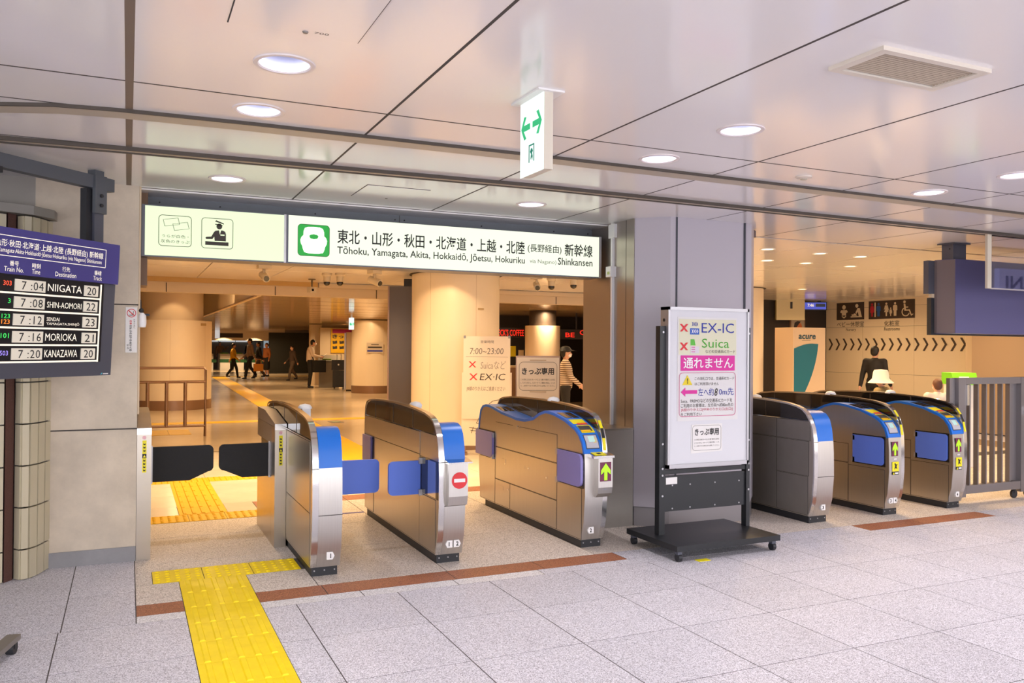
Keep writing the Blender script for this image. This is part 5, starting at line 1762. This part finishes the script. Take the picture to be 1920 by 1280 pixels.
def wtext(parent, s, s0, z0, s1, z1, m, lift=0.003, bold=0.0):
    return text(parent, s, s0, z0, s1, z1, m, 0, bold, basis=lambda c: Vector((WX - lift, -c.x, c.z)))


def figure(p, s, z, h, m, skirt=False, lift=0.004):
    wprint('figure_head', circ(s, z + h * 0.90, h * 0.09, 14), m, p, lift)
    if skirt:
        lp = [(s - h * .06, z), (s + h * .06, z), (s + h * .07, z + h * .3), (s + h * .19, z + h * .3), (s + h * .09, z + h * .55), (s + h * .19, z + h * .38), (s + h * .21, z + h * .45), (s + h * .12, z + h * .78), (s - h * .12, z + h * .78), (s - h * .21, z + h * .45), (s - h * .09, z + h * .55), (s - h * .19, z + h * .3), (s - h * .07, z + h * .3)]
    else:
        lp = [(s - h * .11, z), (s + h * .11, z), (s + h * .12, z + h * .4), (s + h * .18, z + h * .4), (s + h * .18, z + h * .7), (s + h * .12, z + h * .78), (s - h * .12, z + h * .78), (s - h * .18, z + h * .7), (s - h * .18, z + h * .4), (s - h * .12, z + h * .4)]
    wprint('figure_body', lp, m, p, lift)


IV = mat('sign_ivory', 'E2D2B4', 0.5)
ad = thing('framed_advert', 'small framed portrait advert above the drinks machine', 'poster', (13.6, 14.208, 2.0))
MB().box(-0.22, 0.22, 0, 0.03, -0.2, 0.18).build('frame', 'brownsteel', ad)
MB().box(-0.19, 0.19, -0.004, 0.0, -0.17, 0.15).build('print', mat('advert_tan', 'B7A58C', 0.5), ad)
flat('portrait_face', circ(0.03, -0.02, 0.09, 18, 0.11), mat('advert_orange', 'C9703E', 0.5), ad, -0.006)
flat('portrait_hair', [(-0.12, -0.02), (-0.10, 0.08), (-0.02, 0.12), (0.08, 0.11), (0.02, 0.05), (-0.05, -0.03)], 'dark', ad, -0.008)
n1 = thing('nursery_sign', 'brown nursery sign with two baby pictograms', 'sign')
s1 = wprint('panel', [(-13.93, 2.15), (-13.16, 2.15), (-13.16, 2.53), (-13.93, 2.53)], 'brownsign', n1)
wprint('baby_head', circ(-13.72, 2.43, 0.05, 16), IV, s1, 0.004)
wprint('baby_body', [(-13.83, 2.32), (-13.80, 2.37), (-13.64, 2.37), (-13.61, 2.32), (-13.66, 2.30), (-13.66, 2.22), (-13.72, 2.18), (-13.78, 2.22), (-13.78, 2.30)], IV, s1, 0.004)
wprint('nappy', [(-13.77, 2.25), (-13.67, 2.25), (-13.69, 2.22), (-13.75, 2.22)], 'brownsign', s1, 0.006)
wprint('adult_head', circ(-13.36, 2.45, 0.042, 16), IV, s1, 0.004)
wprint('adult_body', [(-13.40, 2.30), (-13.34, 2.40), (-13.28, 2.40), (-13.22, 2.20), (-13.30, 2.20), (-13.33, 2.32), (-13.38, 2.27)], IV, s1, 0.004)
wprint('changing_table', [(-13.53, 2.20), (-13.30, 2.20), (-13.30, 2.225), (-13.53, 2.225)], IV, s1, 0.004)
wprint('lying_baby', [(-13.50, 2.235), (-13.36, 2.235), (-13.38, 2.265), (-13.43, 2.29), (-13.46, 2.26), (-13.50, 2.27)], IV, s1, 0.004)
wtext(n1, 'ベビー休憩室', -13.92, 1.995, -13.165, 2.11, 'dark')
wtext(n1, 'Nursery', -13.66, 1.885, -13.385, 1.965, 'dark')
n2 = thing('restroom_sign', 'brown restroom sign with red, blue, family and wheelchair pictograms', 'sign')
s2 = wprint('panel', [(-13.04, 2.145), (-11.88, 2.145), (-11.88, 2.53), (-13.04, 2.53)], 'brownsign', n2)
figure(s2, -12.95, 2.20, 0.29, mat('pict_red', 'C2283A', 0.5), True)
wprint('divider', [(-12.885, 2.19), (-12.855, 2.19), (-12.855, 2.50), (-12.885, 2.50)], IV, s2, 0.004)
figure(s2, -12.78, 2.20, 0.29, mat('pict_blue', '2B5FA8', 0.5))
figure(s2, -12.58, 2.20, 0.29, IV, True)
figure(s2, -12.47, 2.20, 0.18, IV, True)
figure(s2, -12.36, 2.20, 0.29, IV)
wprint('wheelchair_head', circ(-12.13, 2.48, 0.03, 14), IV, s2, 0.004)
for k in range(16):
    a0, a1 = radians(100 + 16 * k), radians(100 + 16 * (k + 1))
    if k > 14:
        break
    c_, z_ = -12.10, 2.275
    wprint('wheel_arc', [(c_ + 0.10 * cos(a0), z_ + 0.095 * sin(a0)), (c_ + 0.10 * cos(a1), z_ + 0.095 * sin(a1)), (c_ + 0.078 * cos(a1), z_ + 0.074 * sin(a1)), (c_ + 0.078 * cos(a0), z_ + 0.074 * sin(a0))], IV, s2, 0.004)
wprint('wheelchair_body', [(-12.15, 2.44), (-12.11, 2.44), (-12.10, 2.38), (-12.04, 2.38), (-12.04, 2.36), (-12.10, 2.36), (-12.09, 2.32), (-12.0, 2.32), (-11.96, 2.22), (-11.92, 2.235), (-11.92, 2.215), (-11.97, 2.19), (-12.02, 2.295), (-12.13, 2.295)], IV, s2, 0.004)
wtext(n2, '化粧室', -12.635, 1.99, -12.255, 2.105, 'dark')
wtext(n2, 'Restrooms', -12.635, 1.895, -12.245, 1.965, 'dark')
ch = None
cb = thing('arrow_band', 'row of dark chevrons pointing right on the cream wall', 'wall marking', (0, 0, 0))
for k in range(18):
    y = 14.17 - 0.206 * k
    s_ = -y
    wprint('chevron', [(s_, 1.735), (s_ + 0.05, 1.735), (s_ + 0.135, 1.605), (s_ + 0.05, 1.475), (s_, 1.475), (s_ + 0.085, 1.605)], 'brownsign', cb)

# hanging monitor seen from behind
mo = thing('hanging_monitor', 'large hanging screen seen from behind at the right edge', 'monitor', (7.55, 5.72, 0))
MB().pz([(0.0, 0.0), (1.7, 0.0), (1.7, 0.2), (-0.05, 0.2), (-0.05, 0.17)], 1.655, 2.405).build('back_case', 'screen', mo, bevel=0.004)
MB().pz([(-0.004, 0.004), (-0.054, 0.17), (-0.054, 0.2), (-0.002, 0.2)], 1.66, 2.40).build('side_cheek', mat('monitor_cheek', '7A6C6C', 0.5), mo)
MB().box(-0.10, 1.75, 0.20, 0.25, 1.64, 2.02).build('lower_screen', 'plinth', mo)
MB().box(-0.14, 1.75, 0.20, 0.26, 2.06, 2.40).build('upper_screen', 'slate', mo)
MB().box(-0.09, 1.75, 0.20, 0.24, 2.02, 2.06).build('screen_gap', 'cream2', mo)
MB().box(-0.01, 0.18, 0.02, 0.15, 2.405, CEIL).build('hanger', 'slate', mo, bevel=0.003)
MB().box(-0.04, 0.21, -0.01, 0.18, CEIL - 0.012, CEIL - 0.001).build('hanger_flange', 'slate', mo)
MB().tube([(-0.005, 0.06, 2.51), (-0.012, 0.06, 2.51)], 0.008, 8).build('bolt', 'black', mo)
# glass smoke barrier
gl = thing('smoke_barrier', 'hanging glass smoke barrier with ivory end post at the right edge', 'glass panel', (7.15, 5.105, 0))
MB().box(0.0, 0.055, -0.012, 0.012, 2.055, CEIL - 0.015).build('end_post', mat('post_ivory', 'CFC6B4', 0.4), gl)
MB().box(0.056, 3.2, -0.004, 0.004, 2.062, CEIL - 0.018).build('pane', 'glass', gl)
MB().box(0.056, 3.2, -0.008, 0.008, 2.050, 2.062).build('edge_rail', 'alu', gl)
# lit shop sign in the hall whose letters are mirrored in the glass
ls = thing('lit_hall_sign', 'white lit sign with blue capitals, mirrored in the glass barrier', 'sign', (9.9, 3.9, 2.30), rotz=radians(180))
MB().box(-1.0, 0.85, 0, 0.06, -0.14, 0.13).build('sign_box', mat('hall_sign_glow', 'C8C8FF', 0.5, emit=0.8), ls)
text(ls, 'ANI', 0.2, -0.11, 0.74, 0.05, mat('hall_sign_ink', '3A4A8C', 0.5), -0.004, bold=0.02)
MB().box(-0.02, 0.02, 0.02, 0.06, 0.13, 0.27).build('stem', 'alu', ls)

# steel sliding fence
fx = thing('sliding_fence', 'grey steel sliding fence with upright slats at the right edge', 'fence', (7.40, 5.51, 0))
FM = mat('fence_steel', '8B8688', 0.35, metal=0.65)
MB().box(-0.0, 1.7, -0.025, 0.035, 1.155, 1.218).build('top_rail', FM, fx)
MB().box(-0.0, 1.7, -0.025, 0.035, 0.09, 0.17).build('bottom_rail', FM, fx)
MB().box(-0.11, -0.002, -0.025, 0.045, 0.06, 1.218).build('end_post', FM, fx)
MB().box(-0.19, -0.112, 0.01, 0.05, 0.06, 1.215).build('receiver_post', FM, fx)
MB().box(0.0, 0.03, -0.035, -0.025, 0.95, 1.15).build('lock_plate', 'chrome', fx)
MB().box(0.81, 0.86, -0.03, 0.045, 0.06, 1.218).build('end_post', FM, fx)
MB().box(0.865, 0.91, -0.03, 0.045, 0.06, 1.218).build('end_post', FM, fx)
for k in range(6):
    x = 0.055 + 0.119 * k
    MB().box(x, x + 0.016, -0.018, 0.03, 0.172, 1.153).build('slat', FM, fx)
    x += 0.92
    MB().box(x, x + 0.016, -0.018, 0.03, 0.172, 1.153).build('slat', FM, fx)
MB().box(0.66, 0.81, 0.02, 0.03, 0.172, 1.153).build('infill_plate', FM, fx)
for x in (0.74, 0.95):
    MB().tube([(x, -0.012, 0.042), (x, 0.012, 0.042)], 0.042, 16).build('wheel', 'plinth', fx)
    MB().box(x - 0.012, x + 0.012, -0.018, 0.018, 0.05, 0.1).build('wheel_fork', 'plinth', fx)
MB().box(0.84, 0.885, -0.045, -0.03, 0.84, 0.92).build('hinge', 'chrome', fx)
rx = thing('card_reader', 'bright green card reader top behind the steel fence', 'card reader', (9.66, 7.20, 0), rotz=radians(-30))
MB().box(-0.12, 0.14, 0, 0.3, 0, 1.05).build('pedestal', 'white', rx)
MB().px([(-0.05, 1.05), (0.02, 1.20), (0.32, 1.20), (0.32, 1.05)], -0.14, 0.16).build('reader_top', mat('reader_lime', '78D21A', 0.4), rx)
MB().extr([(-0.06, -0.037, 1.085), (0.06, -0.037, 1.085), (0.06, -0.007, 1.15), (-0.06, -0.007, 1.15)], (0, -0.004, 0.002)).build('reader_label', 'white', rx)
# floor stand foot at the left edge
ff = thing('stand_foot', 'metal stand foot with black caster at the lower left edge', 'stand', (-0.49, 4.605, 0), rotz=radians(76))
MB().box(-1.0, 0.03, -0.03, 0.03, 0.06, 0.085).build('arm', 'darksteel', ff, bevel=0.004)
MB().tube([(0.0, -0.018, 0.03), (0.0, 0.018, 0.03)], 0.03, 16).build('caster_wheel', 'plinth', ff)
MB().box(-0.016, 0.016, -0.022, 0.022, 0.03, 0.062).build('caster_fork', 'plinth', ff)
MB().box(-1.0, -0.94, -0.03, 0.03, 0, 0.8).build('upright', 'darksteel', ff)

tag(MB().box(1.72, 1.93, 7.29, 7.33, 0, 0.002).build('floor_tape', mat('tape_blue', '3C3A9A', 0.5)), 'short dark blue tape strip on the floor behind gate flaps', 'floor tape')
fb = thing('floor_socket', 'small dark floor socket cover on the yellow line inside', 'floor socket', (3.70, 16.2, 0.0))
MB().box(-0.12, 0.12, -0.18, 0.18, 0.0, 0.006).build('frame', 'darksteel', fb)
MB().box(-0.07, 0.07, -0.12, 0.12, 0.006, 0.008).build('cover', mat('socket_green', '8FA07A', 0.4), fb)

# ================================================================== PEOPLE


def cone(b, p, q, r0, r1, seg=10):
    b.tube([p, q], r0, seg, r1)
    b.ball(p, r0, 10, 7)
    b.ball(q, r1, 10, 7)


def remesh(o, v):
    md = o.modifiers.new('fuse', 'REMESH')
    md.mode = 'VOXEL'
    md.voxel_size = v
    md.use_smooth_shade = True
    s_ = o.modifiers.new('soften', 'SMOOTH')
    s_.factor = 0.5
    s_.iterations = 3
    return o


def person(label, loc, rotz, h=1.7, pose=None, top=None, bottom=None, hair='hair', long_hair=False, sleeves='long', legs='trousers', shoes='black', lean=0.0, mask=False, vox=0.016, skin='skin'):
    t = thing('person', label, 'person', loc, rotz)
    k = h / 1.72
    J = dict(pelvis=(0, 0, .95), chest=(0, 0, 1.27), neck=(0, .0, 1.46), head=(0, -.015, 1.60),
             sL=(.175, 0, 1.40), sR=(-.175, 0, 1.40), eL=(.235, .03, 1.12), eR=(-.235, .03, 1.12), wL=(.245, -.05, .88), wR=(-.245, -.05, .88),
             hL=(.09, 0, .92), hR=(-.09, 0, .92), kL=(.095, -.015, .50), kR=(-.095, -.015, .50), aL=(.095, .03, .085), aR=(-.095, .03, .085))
    J.update(pose or {})
    P = {n: Vector(v) * k for n, v in J.items()}

    def r(v):
        return v * k
    b = MB()
    cone(b, P['pelvis'], P['chest'], r(.12), r(.125))
    b.ball(P['pelvis'], (r(.155), r(.105), r(.11)))
    b.ball(P['chest'] + Vector((0, 0, r(.04))), (r(.165), r(.10), r(.16)))
    cone(b, P['chest'] + Vector((0, 0, r(.12))), P['neck'], r(.07), r(.052))
    cone(b, P['neck'], P['head'], r(.05), r(.055))
    hd_ = P['head']
    b.ball(hd_, (r(.075), r(.092), r(.108)))
    b.ball(hd_ + Vector((0, -r(.035), -r(.055))), (r(.055), r(.055), r(.05)))
    cone(b, hd_ + Vector((0, -r(.09), r(.005))), hd_ + Vector((0, -r(.105), -r(.022))), r(.010), r(.014))
    for s_ in (1, -1):
        b.ball(hd_ + Vector((s_ * r(.077), r(.005), 0)), (r(.012), r(.02), r(.03)))
    for S in ('L', 'R'):
        sg_ = 1 if S == 'L' else -1
        cone(b, P['chest'] + Vector((0, 0, r(.1))), P['s' + S], r(.07), r(.055))
        cone(b, P['s' + S], P['e' + S], r(.05), r(.038))
        cone(b, P['e' + S], P['w' + S], r(.038), r(.026))
        d_ = (P['w' + S] - P['e' + S]).normalized()
        sd = d_.cross(Vector((1, 0, 0)))
        if sd.length < 0.2:
            sd = Vector((0, 1, 0))
        sd.normalize()
        pm = P['w' + S] + d_ * r(.06)
        cone(b, P['w' + S], pm, r(.026), r(.032))
        fwd = (d_ + Vector((0, -.35, -.2))).normalized()
        for q in range(4):
            a = pm + sd * r(-.030 + .02 * q) + d_ * r(.02)
            m_ = a + d_ * r(.035 - .004 * abs(q - 1.5))
            e_ = m_ + fwd * r(.035 - .006 * abs(q - 1.3))
            cone(b, a, m_, r(.0105), r(.010), 6)
            cone(b, m_, e_, r(.010), r(.008), 6)
        th = P['w' + S] + d_ * r(.025) - sd * r(.03)
        cone(b, th, th + (d_ - sd * .8).normalized() * r(.05), r(.012), r(.009), 6)
        cone(b, P['h' + S], P['k' + S], r(.078), r(.053))
        cone(b, P['k' + S], P['a' + S], r(.053), r(.036))
        cone(b, P['k' + S] * .7 + P['a' + S] * .3 + Vector((0, r(.02), 0)), P['a' + S], r(.05), r(.036))
    bo = remesh(b.build('body', skin, t), vox * k)
    # shoes
    for S in ('L', 'R'):
        b = MB()
        a = P['a' + S]
        cone(b, a + Vector((0, r(.02), -r(.045))), a + Vector((0, -r(.13), -r(.055))), r(.04), r(.032))
        cone(b, a + Vector((0, 0, -r(.0))), a + Vector((0, 0, -r(.05))), r(.042), r(.04))
        so = remesh(b.build('shoe', shoes, t), vox * k)
    # trousers or skirt
    b = MB()
    b.ball(P['pelvis'], (r(.172), r(.122), r(.12)))
    cone(b, P['pelvis'], P['pelvis'] * .7 + P['chest'] * .3, r(.13), r(.125))
    for S in ('L', 'R'):
        if legs == 'trousers':
            cone(b, P['h' + S], P['k' + S], r(.096), r(.072))
            cone(b, P['k' + S], P['a' + S] + Vector((0, 0, r(.03))), r(.072), r(.058))
        else:
            cone(b, P['h' + S], P['k' + S] * .85 + P['a' + S] * .15, r(.11), r(.12))
            cone(b, P['pelvis'], (P['kL'] + P['kR']) / 2, r(.14), r(.15))
    remesh(b.build('trousers' if legs == 'trousers' else 'skirt', bottom or 'black', t), vox * k)
    # shirt or jacket
    b = MB()
    cone(b, P['pelvis'] + Vector((0, 0, r(.03))), P['chest'], r(.142), r(.142))
    b.ball(P['chest'] + Vector((0, 0, r(.04))), (r(.185), r(.122), r(.165)))
    b.ball(P['pelvis'] + Vector((0, 0, r(.06))), (r(.17), r(.125), r(.11)))
    cone(b, P['chest'] + Vector((0, 0, r(.12))), P['neck'] + Vector((0, 0, -r(.02))), r(.085), r(.065))
    for S in ('L', 'R'):
        cone(b, P['chest'] + Vector((0, 0, r(.1))), P['s' + S], r(.09), r(.072))
        en = P['e' + S]
        cone(b, P['s' + S], en, r(.068), r(.054))
        if sleeves == 'long':
            cone(b, en, P['w' + S], r(.054), r(.040))
    remesh(b.build('shirt', top or 'white', t), vox * k)
    # hair
    b = MB()
    b.ball(hd_ + Vector((0, r(.018), r(.028))), (r(.085), r(.098), r(.098)))
    b.ball(hd_ + Vector((0, r(.05), -r(.01))), (r(.078), r(.06), r(.085)))
    if long_hair:
        b.ball(hd_ + Vector((0, r(.06), -r(.10))), (r(.085), r(.055), r(.12)))
    remesh(b.build('hair', hair, t), vox * k)
    # eyes, mouth or mask
    for s_ in (1, -1):
        MB().ball(hd_ + Vector((s_ * r(.03), -r(.084), r(.012))), (r(.012), r(.008), r(.007)), 8, 6).build('eye', 'black', t)
    if mask:
        b = MB()
        b.ball(hd_ + Vector((0, -r(.05), -r(.045))), (r(.066), r(.06), r(.045)))
        remesh(b.build('face_mask', 'white', t), vox * k)
    else:
        MB().ball(hd_ + Vector((0, -r(.087), -r(.052))), (r(.022), r(.006), r(.006)), 8, 6).build('mouth', mat('lips', '9A5A50', 0.6), t)
    return t, P


mt = lambda n, c, rgh=0.8: mat(n, c, rgh)
# man writing at the slanted desk
pm_, PP = person('man in a pale shirt and black trousers with shoulder bag, head bowed at the desk', (5.87, 29.75, 0), radians(80), 1.74,
                 dict(head=(0, -.11, 1.575), neck=(0, -.04, 1.455), chest=(0, -.01, 1.27), eL=(.22, -.10, 1.14), eR=(-.22, -.08, 1.14), wL=(.10, -.34, 1.10), wR=(-.12, -.32, 1.08)),
                 top=mt('shirt_pale', 'DCC3AC'), bottom=mt('trousers_black', '1A1816'), mask=True)
bg_ = thing('shoulder_bag', 'black shoulder bag hanging at the side of the man at the desk', 'bag', (5.95, 29.50, 0.66), rotz=radians(10))
MB().box(-0.05, 0.42, -0.07, 0.07, -0.10, 0.32).build('bag_body', mt('bag_black', '141312'), bg_, bevel=0.03)
MB().tube([(0.0, 0.0, 0.3), (-0.08, 0.08, 0.55), (-0.16, 0.14, 0.82)], 0.018, 8).build('strap', mt('bag_black', '141312'), bg_)
pf = thing('leaflet', 'white leaflet held by the man at the desk', 'leaflet', (6.36, 29.72, 1.16), rotz=radians(-8))
MB().extr([(-0.08, 0, -0.06), (0.10, 0, 0.06), (0.10, 0.2, 0.06), (-0.08, 0.2, -0.06)], (0.004, 0, -0.004)).build('sheet', 'paper', pf)
# walkers in the distance
stride = dict(kL=(.09, -.16, .52), aL=(.09, -.22, .10), kR=(-.09, .06, .50), aR=(-.09, .30, .16), wL=(.25, .12, .90), wR=(-.25, -.20, .92))
person('tall walker in a grey-brown jacket and black trousers, far away', (4.90, 38.2, 0), radians(-75), 1.80, stride, top=mt('jacket_taupe', '8E7460'), bottom=mt('trousers_black', '1A1816'))
person('person in a yellow shirt and tan waist jacket, far away', (4.33, 39.4, 0), radians(90), 1.58, stride, top=mt('shirt_yellow', 'D9A614'), bottom=mt('trousers_black', '1A1816'))
person('dark-clothed backpacker just right of the tall walker', (5.35, 38.8, 0), radians(-80), 1.66, stride, top=mt('jacket_black', '211D1C'), bottom=mt('trousers_grey', '57483C'))
person('person in a long orange-brown top near the dark wall', (6.1, 41.5, 0), radians(-60), 1.62, None, top=mt('top_orange', 'B06A38'), bottom=mt('skirt_black', '1B1816'), legs='skirt', hair='hairbrown')
person('station visitor in a tan shirt behind the distant gates, left', (5.2, 54.6, 0), radians(20), 1.72, dict(eL=(.28, -.05, 1.2), wL=(.40, -.15, 1.35)), top=mt('shirt_tan', 'A88868'), bottom=mt('trousers_black', '1A1816'))
person('visitor in a dark suit behind the distant gates, right', (7.0, 54.9, 0), radians(0), 1.74, None, top=mt('jacket_black', '211D1C'), bottom=mt('trousers_black', '1A1816'), hair='hairbrown')
person('person pulling a case in front of the dark wall', (6.35, 36.0, 0), radians(-70), 1.5, stride, top=mt('jacket_brown2', '4A3A30'), bottom=mt('trousers_grey', '57483C'), vox=0.014)
ob_ = thing('handbag', 'orange handbag carried by the tall distant walker', 'handbag', (5.22, 37.9, 0.52))
MB().box(-0.2, 0.2, -0.08, 0.08, -0.16, 0.16).build('bag_body', mt('bag_orange', 'D88A2A'), ob_, bevel=0.05)
MB().tube([(-0.12, 0, 0.15), (-0.1, 0, 0.36), (0.1, 0, 0.36), (0.12, 0, 0.15)], 0.015, 8).build('handle', mt('bag_orange', 'D88A2A'), ob_)
# striped woman behind the ticket notice
stripe = mat('striped_shirt', 'CDB59A', 0.8)
nt = stripe.node_tree
wv_ = nt.nodes.new('ShaderNodeTexWave')
wv_.bands_direction = 'Z'
wv_.inputs['Scale'].default_value = 9
tc_ = nt.nodes.new('ShaderNodeTexCoord')
nt.links.new(tc_.outputs['Object'], wv_.inputs['Vector'])
rm = nt.nodes.new('ShaderNodeValToRGB')
rm.color_ramp.interpolation = 'CONSTANT'
rm.color_ramp.elements[0].color = lin('6B4E3C')
rm.color_ramp.elements[1].position = 0.45
rm.color_ramp.elements[1].color = lin('DCC7AE')
nt.links.new(wv_.outputs['Fac'], rm.inputs['Fac'])
nt.links.new(rm.outputs['Color'], nt.nodes['Principled BSDF'].inputs['Base Color'])
pw_, PP = person('woman in a striped top, dark trousers and black cap beside the ticket notice', (6.70, 12.35, 0), radians(65), 1.50, dict(eL=(.22, -.12, 1.13), wL=(.18, -.26, 1.02), eR=(-.22, -.1, 1.13), wR=(-.15, -.25, 1.0)), top=stripe, bottom=mt('trousers_dark', '231F1E'), hair='hair', mask=True)
b = MB()
b.ball(PP['head'] + Vector((0, 0.015, 0.052)), (0.088, 0.10, 0.07))
b.lathe([(0.0, 0.0), (0.15, -0.012), (0.15, -0.004), (0.0, 0.012)], tuple(PP['head'] + Vector((0, -0.03, 0.045))), 20)
remesh(b.build('cap', 'black', pw_), 0.01)
# right-hand passage
px_, PP = person('small person in a white bucket hat behind the right-hand gates', (8.42, 7.38, 0), radians(200), 1.205, None, top=mt('top_olive', '9A8458'), bottom=mt('trousers_dark', '231F1E'), vox=0.012)
hp = PP['head']
MB().lathe([(0.0, 0.118), (0.075, 0.112), (0.088, 0.085), (0.100, 0.005), (0.150, -0.045), (0.146, -0.050), (0.092, -0.002)], (hp.x, hp.y, hp.z + 0.005), 28).build('bucket_hat', mt('hat_white', 'EADFCE'), px_, smooth=True)
pg, PP = person('brown-haired person in a white top behind the steel fence', (8.95, 7.02, 0), radians(150), 1.14, None, top=mt('top_white', 'E6DCD0'), bottom=mt('trousers_dark', '231F1E'), hair='hairbrown', mask=True)
person('person in dark clothes walking past the chevron wall', (12.6, 11.2, 0), radians(115), 1.56, stride, top=mt('jacket_black', '211D1C'), bottom=mt('trousers_black', '1A1816'))
